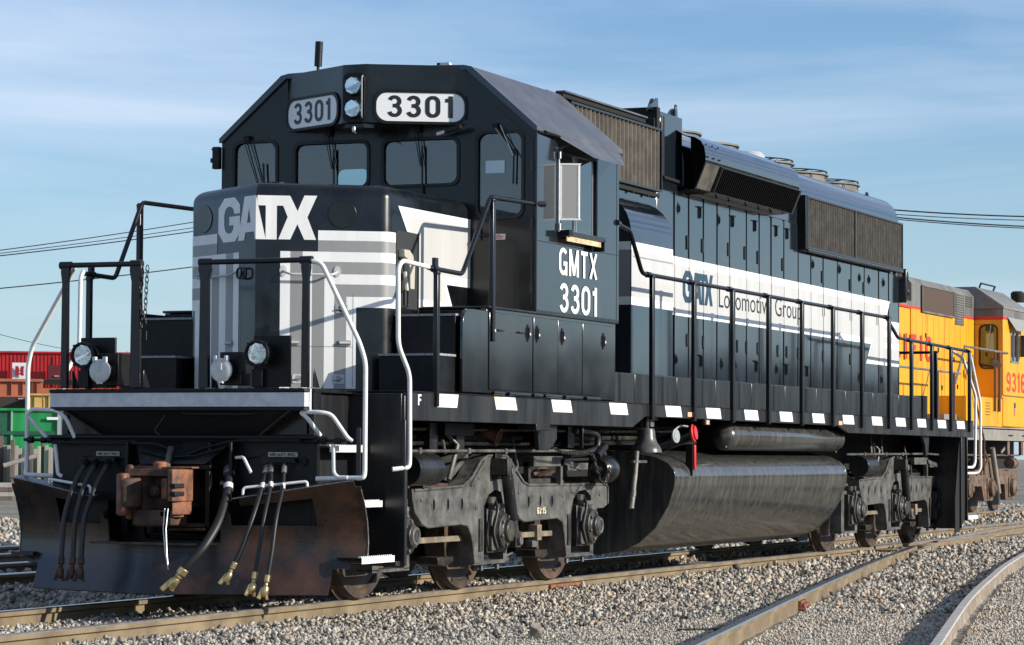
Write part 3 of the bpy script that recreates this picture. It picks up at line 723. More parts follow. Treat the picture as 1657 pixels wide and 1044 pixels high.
for s0, s1, z in ((.225, .665, 2.61), (-.90, -.26, 2.61)):
    b = P(); b.tube([nose_fn(s0, z+.03, .0), nose_fn(s0+.01, z+.02, .04), nose_fn(s0+.05, z, .075), nose_fn(s1-.05, z, .075), nose_fn(s1-.01, z+.02, .04), nose_fn(s1, z+.03, 0)], .010, LGR if s0 > 0 else mat('grab grey', (.4, .42, .42), .4), 8, bend=.03)
    for s in (s0, s1): b.plate(circ(s, z+.03, .03, 12, .045), lambda u, v, t: nose_fn(u, v, t), .003, .010, LGR)
    b.build('grab_iron', nose).location = (0, 0, 0)
b = P(); b.tube([nose_fn(-.17+.075*math.copysign(abs(math.cos(R(q)))**.6, math.cos(R(q))), 2.625+.042*math.copysign(abs(math.sin(R(q)))**.6, math.sin(R(q))), .03) for q in range(0, 360, 20)], .009, MATB, 8, closed=True); b.build('hook', nose).location = (0, 0, 0)
b = P(); b.lathe([(0, .10), (.01, .105), (.012, .085), (.055, .085), (.06, .10), (.075, .10), (.08, .07)], (2.25, .26, NZ-.005), (0, 0, 1), MATB, 24); b.cyl((2.20, .20, NZ), (2.20, .20, NZ+.05), .012, ALUM, 8); b.build('sand_filler', nose).location = (0, 0, 0)

# ---- MU receptacles and ditch lights on the front platform
def ditch(yc):
    b = P(); b.box(.16, .185, yc-.155, yc+.155, ZW+.01, 2.055, MATB); b.box(.12, .26, yc+.06, yc+.15, ZW+.01, 1.80, MATB)
    d = b.build('ditch_light', LOCO, bevel=.004); c = Vector((.16, yc+.055, 1.915)); ax = Vector((-1, 0, 0))
    b = P(); b.lathe([(0, .075), (.03, .080), (.10, .088), (.115, .100), (.14, .103), (.150, .100), (.150, .085), (.135, .081), (.04, .06)], c, ax, MATB, 32)
    for k in range(4): 
        an = R(45+90*k); b.cyl(c+ax*.12+Vector((0, math.cos(an), math.sin(an)))*.103, c+ax*.15+Vector((0, math.cos(an), math.sin(an)))*.103, .009, MATB, 8)
    b.build('housing', d).location = (0, 0, 0)
    b = P(); lamp(b, c+ax*.135, ax, .080); b.build('lens', d, ang=30).location = (0, 0, 0)
def lamp(b, c, ax, r):
    prof = [(-.075, .008), (-.07, r*.3), (-.055, r*.58), (-.03, r*.82), (.0, r)]
    b.lathe(prof, c, ax, CHROME, 9); b.cyl(c-ax*.07, c-ax*.045, .009, CAPG, 10)
    b.lathe([(.0, r), (.010, r*.85), (.016, r*.5), (.018, .0005)], c, ax, CLEAR, 32)
ditch(.72); ditch(-.795)
def mu(yc):
    b = P(); b.box(.08, .30, yc-.11, yc+.06, 1.68, 1.93, MATB); b.cyl((.10, yc, 1.80), (.0, yc, 1.80), .082, MATB, 28)
    m_ = b.build('cable_socket', LOCO, bevel=.004)
    b = P(); b.lathe([(0, .090), (.012, .092), (.02, .082), (.024, .04), (.025, .0005)], (.0, yc, 1.79), (-1, 0, 0), CAPG, 32)
    for s in (-1, 1): b.box(-.03, .01, yc+s*.045-.012, yc+s*.045+.012, 1.86, 1.90, CAPG)
    b.box(-.03, .0, yc-.02, yc+.02, 1.69, 1.705, CAPG); b.box(-.032, -.024, yc-.012, yc+.012, 1.79, 1.87, CAPG)
    b.build('cap', m_, bevel=.003).location = (0, 0, 0)
mu(.60); mu(-.455)

# ================================================================ HANDRAILS
def post(x, y, z0, z1, w_=.045, dpt=.040, m=RAILB, top=True, ax='x'):
    b = P()
    if ax == 'x': b.box(x-w_/2, x+w_/2, y-dpt/2, y+dpt/2, z0, z1, m)
    else: b.box(x-dpt/2, x+dpt/2, y-w_/2, y+w_/2, z0, z1, m)
    if top: b.lathe([(-.03, .024), (.03, .024)], (x, y, z1), (1, 0, 0) if ax == 'x' else (0, 1, 0), m, 12)
    return b.build('handrail_post', LOCO, bevel=.007)
# front end rails across the platform
for y0, y1 in ((.99, .36), (-.24, -1.10)):
    b = P(); b.tube([(.12, y0, 2.62), (.12, y1, 2.62)], .021, RAILB, 12)
    for y in (y0, y1): b.lathe([(-.05, .030), (.05, .030)], (.12, y, 2.62), (0, 1, 0), RAILB, 12)
    b.build('end_handrail', LOCO)
for y, wd in ((.99, .06), (.36, .085), (-.24, .085), (-1.10, .06)):
    b = P(); b.prism([(-.5*wd, 1.66), (.5*wd, 1.66), (.42*wd, 2.48), (.62*wd, 2.56), (.6*wd, 2.61), (-.6*wd, 2.61), (-.62*wd, 2.56), (-.42*wd, 2.48)], 'x', .10, .14, RAILB)
    b.v = [(x, yy+y, z) for x, yy, z in b.v]
    b.prism([(.14, 1.66), (.25, 1.66), (.16, 1.80), (.14, 1.80)], 'y', y-.06, y-.05, RAILB)
    b.build('handrail_post', LOCO, bevel=.006)
b = P()
cx, cy = .12, .32
for k in range(11):
    z = 2.60-k*.045; a = (0, 1) if k % 2 else (1, 0)
    cen = Vector((cx, cy-.012*math.sin(k*.9), z)); pts = [cen+Vector((a[0]*.014*math.cos(R(q)), a[1]*.014*math.cos(R(q)), .030*math.sin(R(q)))) for q in range(0, 360, 45)]
    b.tube(pts, .0042, MATB, 6, closed=True)
for k in range(11):
    z = 2.58-k*.042; a = (1, 0) if k % 2 else (0, 1)
    cen = Vector((cx, cy-.055+.002*k, z)); pts = [cen+Vector((a[0]*.014*math.cos(R(q)), a[1]*.014*math.cos(R(q)), .030*math.sin(R(q)))) for q in range(0, 360, 45)]
    b.tube(pts, .0042, MATB, 6, closed=True)
b.tube([(cx, cy-.05, 2.10), (cx, cy-.05, 2.03)], .006, MATB, 6)
b.build('safety_chain', LOCO)
for s in (-1, 1):
    # white corner grab rails around the step well
    yo = -1.12 if s < 0 else .93
    xv, yv = (.235, 1.545) if s < 0 else (.40, 1.50)
    b = P(); b.tube([(.12, yo, 2.61), (.13 if s < 0 else .20, s*(1.22 if s < 0 else .96), 2.60), (xv-.015, s*(yv-.045), 2.00), (xv, s*yv, 1.85), (xv, s*yv, 1.03), (xv-.015, s*yv, .985), (xv-.035, s*1.16, .975)], .0185, WHTR, 12, bend=.06); b.build('step_handrail', LOCO)
    ox_ = 0 if s < 0 else .36; lx = 1.57 if s < 0 else 1.38; l2 = 2.12 if s < 0 else 1.76; tx_ = 2.70 if s < 0 else 2.20
    b = P(); b.tube([(lx-.12, s*1.51, 2.64), (.95+(ox_ and .31), s*1.515, 2.66), (.86+ox_, s*1.52, 2.60), (.86+ox_, s*1.525, 2.0), (1.02, s*1.55, 1.78), (1.03, s*1.55, 1.12), (1.02, s*1.55, 1.06), (.93, s*1.45, 1.045)], .0185, WHTR, 12, bend=.07); b.build('step_handrail', LOCO)
    b = P(); b.tube([(lx-.12, s*1.51, 2.635), (l2, s*1.51, 2.625), (tx_, s*1.51, 3.30), (3.76, s*1.51, 3.325)], .020, RAILB, 12, bend=.05); b.lathe([(-.035, .03), (.035, .03)], (lx, s*1.51, 2.633), (1, 0, 0), RAILB, 12); b.cyl((3.70, s*1.51, 3.325), (3.82, s*1.54, 3.33), .026, RAILB, 12)
    b.build('cab_handrail', LOCO)
    post(lx, s*1.53, 1.54, 2.60, .055); post(tx_, s*1.53, 2.10, 3.27, .06)
    b = P(); b.box(lx-.03, lx+.03, s*1.50, s*1.53, 2.65, 2.72, RAILB); b.build('chain_hook', LOCO)
    b = P(); pts = [(5.70, s*1.50, 3.31), (6.08, s*1.50, 3.27), (6.42, s*1.50, 2.885), (15.20, s*1.50, 2.87), (15.75, s*1.50, 2.64), (19.45, s*1.50, 2.60)]
    b.tube(pts, .021, RAILB, 12, bend=.07); b.cyl((5.64, s*1.53, 3.31), (5.76, s*1.51, 3.31), .028, RAILB, 12)
    for x, z in [(6.59+1.2285*k, 2.883-.0018*k) for k in range(8)]+[(16.26, 2.632), (17.29, 2.622), (18.31, 2.612), (19.34, 2.602)]: b.lathe([(-.05, .029), (.05, .029)], (x, s*1.50, z), (1, 0, 0), RAILB, 12)
    b.build('side_handrail', LOCO)
    for x in [6.59+1.2285*k for k in range(8)]: post(x, s*1.54, 1.50, 2.86, .07)
    for x in (16.26, 17.29, 18.31, 19.34): post(x, s*1.54, 1.50, 2.59, .07)
    b = P(); b.tube([(19.36, s*1.50, 2.60), (19.55, s*1.50, 2.58), (19.98, s*1.54, 1.90), (19.98, s*1.54, 1.0), (19.95, s*1.5, .94), (19.6, s*1.2, .93)], .019, WHTR, 12, bend=.06); b.build('step_handrail', LOCO)
    b = P(); b.tube([(19.36, s*1.30, 2.60), (19.36, s*1.45, 2.50), (19.70, s*1.54, 2.0), (19.66, s*1.54, 1.08), (19.55, s*1.54, 1.02), (19.3, s*1.5, 1.02)], .019, WHTR, 12, bend=.06); b.build('step_handrail', LOCO)
for y in (.9, .3, -.3, -.95):
    post(19.75, y, 1.66, 2.6, .09, ax='y')
b = P(); b.tube([(19.75, .95, 2.6), (19.75, .28, 2.6)], .02, RAILB, 12); b.tube([(19.75, -.28, 2.6), (19.75, -1.0, 2.6)], .02, RAILB, 12); b.build('end_handrail', LOCO)
b = P(); b.box(19.5, 19.75, -.85, -.5, 1.66, 2.0, MATB); b.box(19.5, 19.75, .35, .7, 1.66, 2.0, MATB); b.build('socket_box', LOCO)
# white grab hoops and levers beside the plow
b = P(); b.tube([(.24, -1.17, 1.30), (.12, -1.11, 1.44), (.13, -1.05, 1.475), (.13, -1.22, 1.475), (.16, -1.30, 1.46), (.20, -1.42, 1.28), (.22, -1.45, 1.26)], .016, WHTR, 10, bend=.05)
b.tube([(.15, -1.12, 1.66), (.15, -1.12, 1.48)], .016, WHTR, 10); b.build('lever_guard', LOCO)
b = P(); b.tube([(.2, -1.30, 1.23), (.2, -1.305, 1.02), (.2, -1.34, .985), (.2, -1.42, .985)], .016, WHTR, 10, bend=.04); b.build('grab_rail', LOCO)
b = P(); b.tube([(.20, 1.20, 1.28), (.10, 1.32, 1.46), (.10, 1.27, 1.50), (.10, 1.05, 1.49), (.12, .98, 1.44), (.18, .93, 1.28)], .016, WHTR, 10, bend=.05); b.build('lever_guard', LOCO)
b = P(); b.tube([(.22, 1.13, 1.23), (.22, 1.10, .99), (.22, 1.06, .975)], .016, WHTR, 10, bend=.04); b.build('grab_rail', LOCO)
b = P()
for s in (-1, 1):
    b.tube([(.2, s*1.03, 1.255), (.2, s*1.40, 1.262)], .013, MATB, 10)
    for y in (1.16, 1.22, 1.34): b.lathe([(-.02, .027), (.02, .027)], (.2, s*y, 1.26), (0, 1, 0), MATB, 10)
b.plate(rrect(-1.50, -1.47, .96, 1.36, .01), lambda u, v, t: (.24+t, u, v), 0, .02, BLKD)
b.build('lever_shaft', LOCO)

# ================================================================ CAB
CX0, CX1, CY, CE, CT, CTY = 3.66, 5.70, 1.527, 4.0, 4.53, .905
def cabprof(d=0): return [(-CY+d, 2.39), (CY-d, 2.39), (CY-d, CE-.02), (CTY+.03, CT-.02), (CTY-.05, CT-d*.3), (-CTY+.05, CT-d*.3), (-CTY-.03, CT-.02), (-CY+d, CE-.02)]
b = P()
wl, wr = rrect(.075, .79, 3.52, 3.915, .07), rrect(-.79, -.075, 3.52, 3.915, .07)
dl, dr = rrect(.98, 1.40, 3.22, 3.95, .08), rrect(-1.40, -.98, 3.22, 3.95, .08)
b.prism(cabprof(), 'x', CX0, CX0+.05, NOSEB, [wl, wr, dl, dr])
rl, rr_ = rrect(1.0, 1.36, 3.25, 3.90, .07), rrect(-1.36, -1.0, 3.25, 3.90, .07)
b.prism(cabprof(.004), 'x', CX1-.05, CX1, NOSEB, [rl, rr_])
b.build('cab_end_wall', LOCO)
b = P()
win = rrect(4.22, 5.10, 3.13, 3.82, .02, 2)
for s in (-1, 1):
    b.plate([(CX0+.05, 2.392), (CX1-.05, 2.392), (CX1-.05, CE-.02), (CX0+.05, CE-.02)], lambda u, v, t, s=s: (u, s*(CY-t), v), 0, .05, BLK, [win])
for x0, x1 in ((CX0-.002, CX0+.05), (CX1-.05, CX1+.002)): 
    for s in (-1, 1): b.box(x0, x1, s*(CY-.0), s*(CY+.003), 2.392, CE-.02, BLK)
b.box(CX0-.002, CX1, -CY-.006, -CY, 2.392, 2.41, BLKD)
b.build('cab_side_wall', LOCO)
b = P()                                                   # seams and weld beads on the side and the front corner
b.box(CX0-.006, CX0+.012, -CY-.010, -CY+.004, 2.40, CE-.03, BLKD); b.box(CX0+.03, CX1, -CY-.0035, -CY, 3.005, 3.010, DARK)
b.box(CX0-.008, CX0-.001, -1.50, -1.485, 2.45, 3.90, BLKD); b.obox((CX0-.006, -1.485, 3.88), (CX0-.006, -1.10, 4.20), .010, .010, BLKD)
for z in (2.55, 3.1, 3.6): b.box(CX0-.016, CX0-.002, -1.505, -1.475, z, z+.10, BLKD)
b.box(CX0-.022, CX0, -1.02, -.95, 3.02, 3.14, BLKD); b.tube([(CX0-.03, -1.0, 3.06), (CX0-.05, -1.14, 3.06)], .01, MATB, 8)
b.build('cab_trim', LOCO)
# roof
b = P()
rp = [(-CY-.015, CE-.045), (-CY-.015, CE-.005), (-CTY-.02, CT+.006), (-CTY+.05, CT+.022), (0, CT+.05), (CTY-.05, CT+.022), (CTY+.02, CT+.006), (CY+.015, CE-.005), (CY+.015, CE-.045), (CY-.01, CE-.04), (CTY-.03, CT-.02), (-CTY+.03, CT-.02), (-CY+.01, CE-.04)]
b.prism(rp, 'x', CX0-.015, CX1+.06, ROOFM); b.box(CX0, CX1+.06, -CY-.03, -CY-.012, CE-.06, CE-.045, BLKD)
b.build('cab_roof', LOCO, bevel=.01)
b = P(); b.prism([(p[0]*1.002, p[1]) for p in rp], 'x', CX0-.03, CX0-.013, BLK); b.build('roof_edge', LOCO)
b = P()                                                   # sunshades
for s in (-1, 1):
    b.plate([(4.05, 0), (5.64, 0), (5.27, .205), (4.48, .205)], lambda u, v, t, s=s: (u, s*(1.545+v*1.0), 3.965-v*.83-t), 0, .006, ROOFM)
    b.tube([(3.78, s*1.56, 3.955), (4.1, s*1.57, 3.945)], .014, MATB, 8); b.obox((4.2, s*1.53, 3.85), (4.25, s*1.62, 3.90), .01, .02, MATB)
b.build('sunshade', LOCO)
# number board box
bp = [(3.68, -.905), (3.245, -.135), (3.225, -.11), (3.225, .11), (3.245, .135), (3.68, .905)]
b = P(); b.prism(bp, 'z', 4.03, CT+.015, NOSEB)
b.prism([(3.68, -.905), (3.70, -.905), (3.70, .905), (3.68, .905)], 'z', 4.03, CT, NOSEB)
b.prism([(3.30, -.16), (3.225, -.09), (3.225, .09), (3.30, .16)], 'z', 3.985, 4.03, NOSEB)
box = b.build('number_board_box', LOCO, bevel=.006)
ang = math.atan2(.435, .77)
def nb_fn(sg):
    x0, y0 = 3.245, .135; l = math.hypot(.435, .77); tx, ty = .435/l, .77/l
    return lambda u, v, o: (x0+tx*abs(u)-ty*o, sg*(y0+ty*abs(u)+tx*o), v)
for sg in (-1, 1):
    fn = nb_fn(sg); b = P()
    b.plate(rrect(.030, .855, 4.025, 4.325, .11, 8), fn, 0, .014, MATB, [rrect(.058, .827, 4.05, 4.30, .10, 8)])
    nbx = b.build('number_board', box, bevel=.004)
    b = P(); b.plate(rrect(.056, .829, 4.048, 4.302, .10, 8), fn, .001, .005, BIRD)
    if sg < 0: lettering(b, '3301', fn, .155, .735, 4.085, 4.275, .006, INK, t=.17, gap=.17)
    else: lettering(b, '3301', fn, .735, .155, 4.085, 4.275, .006, INK, t=.17, gap=.17)
    b.build('number_panel', nbx, smooth=False)
# headlights
b = P(); b.plate(rrect(-.105, .105, 4.035, 4.47, .06, 6), lambda u, v, t: (3.225-t, u, v), 0, .02, MATB, [circ(0, 4.355, .084, 28), circ(0, 4.155, .084, 28)])
for z in (4.355, 4.155): b.lathe([(0, .088), (.03, .090), (.036, .086), (.036, .077), (-.06, .06)], (3.205, 0, z), (-1, 0, 0), MATB, 28)
b.tube([(3.19, -.095, 4.07), (3.16, -.10, 4.07), (3.16, -.10, 4.43), (3.19, -.095, 4.44)], .006, ALUM, 8, bend=.02)
for z in (4.36, 4.13): b.obox((3.165, -.07, z+.02), (3.165, -.10, z-.01), .008, .012, ALUM)
hl = b.build('headlight', box, bevel=.003)
for z in (4.355, 4.155):
    b = P(); lamp(b, Vector((3.178, 0, z)), Vector((-1, 0, 0)), .075); b.build('lens', hl, ang=30)
b = P(); b.lathe([(0, .012), (.02, .018), (.05, .012)], (3.215, .0, 4.0), (0, 0, -1), ALUM, 10); b.tube([(3.21, 0, 3.97), (3.19, -.03, 3.94)], .008, ALUM, 6); b.build('lamp_hook', box)
b = P(); b.obox((3.52, -.88, 4.0), (3.55, -.72, 3.965), .035, .035, MATB); b.obox((3.55, -.73, 3.967), (3.55, -.64, 3.945), .025, .025, STK); b.build('washer_nozzle', LOCO)
# windows
def window(poly, a, x, nm='cab_window', gas=.022, th=.016):
    b = P(); cx = sum(p[0] for p in poly)/len(poly); cz = sum(p[1] for p in poly)/len(poly)
    w_ = max(p[0] for p in poly)-min(p[0] for p in poly); h_ = max(p[1] for p in poly)-min(p[1] for p in poly)
    sc_ = lambda k: [(cx+(p[0]-cx)*(1+2*k/w_), cz+(p[1]-cz)*(1+2*k/h_)) for p in poly]
    b.prism(sc_(gas), 'x', x-th, x+.002, RUB, [sc_(-.006)]); o = b.build(nm, LOCO, bevel=.004)
    b = P(); b.prism(sc_(-.001), 'x', x+.018, None, GLASS); b.build('pane', o, smooth=False)
    return o
for p in (wl, wr, dl, dr): window(p, 'x', CX0)
for p in (rl, rr_): window(p, 'x', CX1-.05)
for s in (-1, 1):                                         # side sliding windows
    b = P(); y = s*CY
    b.plate(rrect(4.19, 5.13, 3.10, 3.85, .02, 2), lambda u, v, t: (u, y+s*t, v), -.004, .010, MATB, [rrect(4.215, 5.105, 3.125, 3.825, .02, 2)])
    for x in (4.62, 4.66, 5.06): b.box(x-.010, x+.010, y-s*.030, y-s*.012, 3.13, 3.82, ALUM)
    b.box(4.22, 5.1, y-s*.05, y-s*.01, 3.13, 3.15, ALUM); b.box(5.02, 5.09, y-s*.045, y-s*.035, 3.13, 3.82, MATB)
    o = b.build('side_window', LOCO)
    b = P(); b.box(4.22, 4.64, y-s*.028, y-s*.024, 3.13, 3.82, GLASS); b.box(4.66, 5.08, y-s*.020, y-s*.016, 3.13, 3.82, GLASS); b.build('pane', o, smooth=False)
    b = P(); b.plate(rrect(y+s*.02, y+s*.175, 3.22, 3.72, .02, 4), lambda u, v, t: (4.16+t+(abs(u)-CY)*.50, u, v), 0, .012, WHTR, [rrect(y+s*.034, y+s*.161, 3.235, 3.705, .015, 4)])
    b.plate(rrect(y+s*.033, y+s*.162, 3.234, 3.706, .015, 4), lambda u, v, t: (4.163+t+(abs(u)-CY)*.50, u, v), 0, .006, mat('grey deflector pane', (.34, .33, .315), .3))
    b.cyl((4.166, y+s*.012, 3.12), (4.166, y+s*.012, 3.82), .008, ALUM, 8)
    for z in (3.16, 3.79): b.lathe([(-.03, .014), (.03, .014)], (4.166, y+s*.02, z), (0, 0, 1), ALUM, 10)
    b.build('wind_deflector', o, bevel=.002)
    b = P(); b.box(4.18, 5.10, y, y+s*.10, 3.085, 3.125, BLKD); b.box(4.18, 5.02, y+s*.075, y+s*.085, 3.035, 3.085, TAN); b.box(4.17, 4.26, y, y+s*.11, 3.08, 3.132, MATB); b.box(5.06, 5.08, y, y+s*.10, 3.0, 3.10, MATB)
    for x in (4.4, 4.75): b.cyl((x, y+s*.084, 3.06), (x, y+s*.089, 3.06), .008, ALUM, 8)
    b.build('armrest', LOCO)
b = P(); b.box(3.60, 3.66, 1.53, 1.60, 3.72, 3.92, MATB); b.cyl((3.63, 1.53, 3.90), (3.63, 1.62, 3.90), .01, MATB, 8); b.box(3.62, 3.65, 1.58, 1.63, 3.78, 3.82, MATB); b.build('mirror', LOCO, bevel=.006)
b = P()
b.box(CX0+.05, CX1-.05, -1.48, 1.48, 2.40, 2.44, INTER); b.box(CX0+.30, CX0+.9, -.3, .75, 2.44, 3.35, INTER); b.box(5.0, 5.5, -1.2, -.7, 2.9, 3.35, RUB); b.box(5.1, 5.5, -1.2, -.7, 3.3, 3.7, RUB)
b.box(CX1-.056, CX1-.052, -.95, .95, 2.45, 4.4, INTER); b.box(4.5, 5.64, 1.0, 1.46, 2.45, 3.1, INTER)
b.build('cab_interior', LOCO)
b = P(); b.plate(rrect(-1.23, -1.05, 3.60, 3.71, .003), lambda u, v, t: (CX0+.012, u, v), 0, None, PAPER); b.build('paper_notice', LOCO, smooth=False)
def wiper(x, ya, za, yb, zb_, yc, zc):
    b = P(); b.box(x-.05, x, ya-.025, ya+.025, za-.02, za+.03, MATB); b.obox((x-.045, ya, za), (x-.035, yb, zb_), .010, .008, MATB); b.obox((x-.045, ya+.03, za), (x-.035, yb+.012, zb_), .006, .006, MATB)
    b.obox((x-.022, yc[0], zc[0]), (x-.022, yc[1], zc[1]), .012, .016, RUB); b.build('wiper', LOCO)
wiper(CX0, .45, 4.0, .40, 3.68, (.40, .395), (3.86, 3.42)); wiper(CX0, -.42, 4.0, -.46, 3.68, (-.46, -.465), (3.86, 3.42))
wiper(CX0, 1.26, 3.98, 1.12, 3.52, (1.10, 1.08), (3.76, 3.42))
b = P(); b.box(CX0-.04, CX0, -1.18, -1.13, 3.99, 4.03, MATB); b.obox((CX0-.04, -1.16, 4.01), (CX0-.035, -1.36, 3.74), .010, .010, MATB); b.obox((CX0-.045, -1.21, 4.01), (CX0-.04, -1.33, 3.74), .006, .006, ALUM)
b.obox((CX0-.02, -1.15, 4.0), (CX0-.02, -1.31, 3.77), .014, .016, mat('wiper blade glint', (.35, .28, .24), .4)); b.obox((CX0-.022, -1.33, 3.80), (CX0-.022, -1.325, 3.50), .012, .012, MATB); b.build('wiper', LOCO)
b = P(); b.plate(rrect(-1.245, -1.125, 3.02, 3.07, .006), lambda u, v, t: (CX0-.001-t, u, v), 0, .002, STK)
lettering(b, 'FIRE', lambda u, v, o: (CX0-.003-o, u, v), -1.165, -1.205, 3.052, 3.062, .0003, STKR, t=.2)
lettering(b, 'EXTINGUISHER'.replace('Q', 'O').replace('S', '5'), lambda u, v, o: (CX0-.003-o, u, v), -1.135, -1.235, 3.040, 3.049, .0003, STKR, t=.2)
lettering(b, 'INSIDE'.replace('S', '5').replace('D', 'O'), lambda u, v, o: (CX0-.003-o, u, v), -1.155, -1.215, 3.027, 3.036, .0003, STKR, t=.2); b.build('sticker', LOCO, smooth=False)
# reporting marks
b = P(); fc = lambda u, v, o: (u, -CY-o, v)
lettering(b, 'GMTX', fc, 4.20, 5.13, 2.745, 2.985, .003, WHT, t=.155, gap=.13); lettering(b, '3301', fc, 4.22, 5.15, 2.415, 2.675, .003, WHT, t=.155, gap=.13)
b.build('reporting_mark', LOCO, smooth=False)
# antenna and roof fittings
b = P(); b.cyl((4.2, .84, 4.55), (4.2, .84, 4.70), .014, MATB, 10); b.cyl((4.2, .84, 4.69), (4.2, .83, 4.915), .036, MATB, 20); b.box(4.14, 4.26, .74, .92, 4.53, 4.56, MATB); b.build('antenna', LOCO)
b = P(); b.box(4.3, 4.42, -.33, -.30, 4.57, 4.68, CAPG); b.box(4.3, 4.36, -.42, -.30, 4.66, 4.68, CAPG); b.build('roof_vane', LOCO)

# ================================================================ HOOD
HW = .915
def hoodprof(w_=HW, z0=ZW, zs=4.24, zt=4.585, crown=4.66):
    p = [(-w_, z0), (-w_, zs)]
    for k in range(1, 7):
        a = R(90*k/6); p.append((-w_+(.30)*(1-math.cos(a)), zs+(zt-zs)*math.sin(a)))
    p += [(-.35, crown), (0, crown+.015), (.35, crown)]
    p += [(-y, z) for y, z in reversed(p[:8])]
    return p
b = P()
b.prism(hoodprof(), 'x', 9.30, 17.99, BLK)
b.prism([(-HW, ZW), (-HW, 4.50), (-.80, 4.585), (.80, 4.585), (HW, 4.50), (HW, ZW)], 'x', 5.70, 8.45, BLK)
b.prism([(-HW-.002, ZW), (-HW-.002, 3.99), (HW+.002, 3.99), (HW+.002, ZW)], 'x', 8.45, 9.30, BLK)
b.build('long_hood', LOCO, bevel=.01, ang=25)
b = P(); b.box(8.60, 9.29, -.90, .90, 3.99, 4.70, BLK); b.box(8.48, 8.58, -.88, .88, 3.99, 4.62, DARK); b.box(8.50, 8.59, -.905, .905, 4.0, 4.735, DARK)
for s in (-1, 1):
    for x in (8.60, 9.2):
        b.prism([(x-.26 if x < 9 else x-.02, 4.70), (x, 4.84), (x+.05, 4.84), (x+.07, 4.70)], 'y', s*.86, s*.84, BLK, )
    b.box(8.64, 8.70, s*.90, s*.915, 4.03, 4.66, DARK); b.box(8.605, 8.63, s*.90, s*.918, 4.03, 4.66, BLKD)
b.tube([(8.62, -.93, 4.02), (9.12, -.93, 4.01)], .02, DARK, 8)
b.build('air_filter_housing', LOCO, bevel=.006)
b = P(); b.lathe([(0, .03), (.06, .028), (.09, .012)], (8.95, -.5, 4.70), (0, 0, 1), mat('pale lamp', (.75, .78, .70), .4), 12); b.build('roof_beacon', LOCO)
for s in (-1, 1):
    b = P(); b.plate([(8.42, 4.69), (8.62, 4.69), (8.62, 4.80), (8.585, 4.835), (8.54, 4.82)], lambda u, v, t, s=s: (u, s*.82+t, v), -.01, .01, BLK, [circ(8.575, 4.79, .022, 12)]); b.build('lifting_eye', LOCO)
    b = P(); b.plate([(9.02, 4.69), (9.28, 4.69), (9.27, 4.77), (9.23, 4.80), (9.16, 4.79)], lambda u, v, t, s=s: (u, s*.82+t, v), -.01, .01, BLK, [circ(9.215, 4.75, .022, 12)]); b.build('lifting_eye', LOCO)
    for x in (6.9, 12.0, 17.2):
        b = P(); b.tube([(x-.05, s*.70, 4.52), (x-.04, s*.70, 4.60), (x+.04, s*.70, 4.60), (x+.05, s*.70, 4.52)], .012, BLK, 8, bend=.03); b.build('lifting_eye', LOCO)
# grilles
def grille(x0, x1, z0, z1, y, m, sp=.085, fr=BLKD, d=.03, nm='grille', mid=()):
    b = P(); s = 1 if y > 0 else -1
    b.box(x0, x1, y-s*d, y-s*(d-.005), z0, z1, mat('grille backing', (.025, .022, .018), .7))
    b.box(x0-.02, x1+.02, y-s*d, y+s*.012, z1, z1+.02, fr); b.box(x0-.02, x1+.02, y-s*d, y+s*.012, z0-.02, z0, fr); b.box(x0-.02, x0, y-s*d, y+s*.012, z0, z1, fr); b.box(x1, x1+.02, y-s*d, y+s*.012, z0, z1, fr)
    for xm in mid: b.box(xm-.015, xm+.015, y-s*d, y+s*.014, z0, z1, fr)
    g = b.build(nm, LOCO)
    b = P(); n_ = int((x1-x0)/sp)
    for k in range(n_): 
        x = x0+(k+.5)*(x1-x0)/n_; b.add([(x-.012, y-s*d, z0), (x+.006, y, z0), (x+.014, y, z0), (x+.02, y-s*d, z0), (x-.012, y-s*d, z1), (x+.006, y, z1), (x+.014, y, z1), (x+.02, y-s*d, z1)], [(0, 1, 5, 4), (1, 2, 6, 5), (2, 3, 7, 6)], m)
    b.build('slats', g, smooth=False)
for s in (-1, 1):
    grille(5.90, 8.41, 3.865, 4.47, s*.975, GRILL, sp=.112, d=.05)
    grille(13.50, 15.52, 3.635, 4.215, s*1.01, GRILR, sp=.075, d=.05, fr=BLKD); grille(15.56, 17.80, 3.635, 4.215, s*1.01, GRILR, sp=.075, d=.05, fr=BLKD)
b = P()
for s in (-1, 1):
    b.box(13.40, 17.86, s*.90, s*.96, 3.60, 4.24, BLKD); b.box(13.38, 13.48, s*.90, s*1.02, 3.60, 4.24, MATB)
    b.tube([(13.5, s*1.0, 3.60), (17.85, s*1.0, 3.60)], .022, BLK, 10)
    b.box(5.78, 8.05, s*.86, s*.965, 4.560, 4.580, ROOFM); b.box(5.78, 8.05, s*.86, s*.94, 4.515, 4.560, DARK); b.box(5.9, 8.41, s*.90, s*.93, 3.83, 4.50, BLKD)
    b.box(5.9, 8.44, s*.90, s*.955, 3.79, 3.83, DARK)
    for k in range(5): b.cyl((6.3+k*.45, s*.95, 3.77), (6.3+k*.45, s*.95, 3.80), .015, MATB, 8)
b.build('grille_surround', LOCO, bevel=.004)
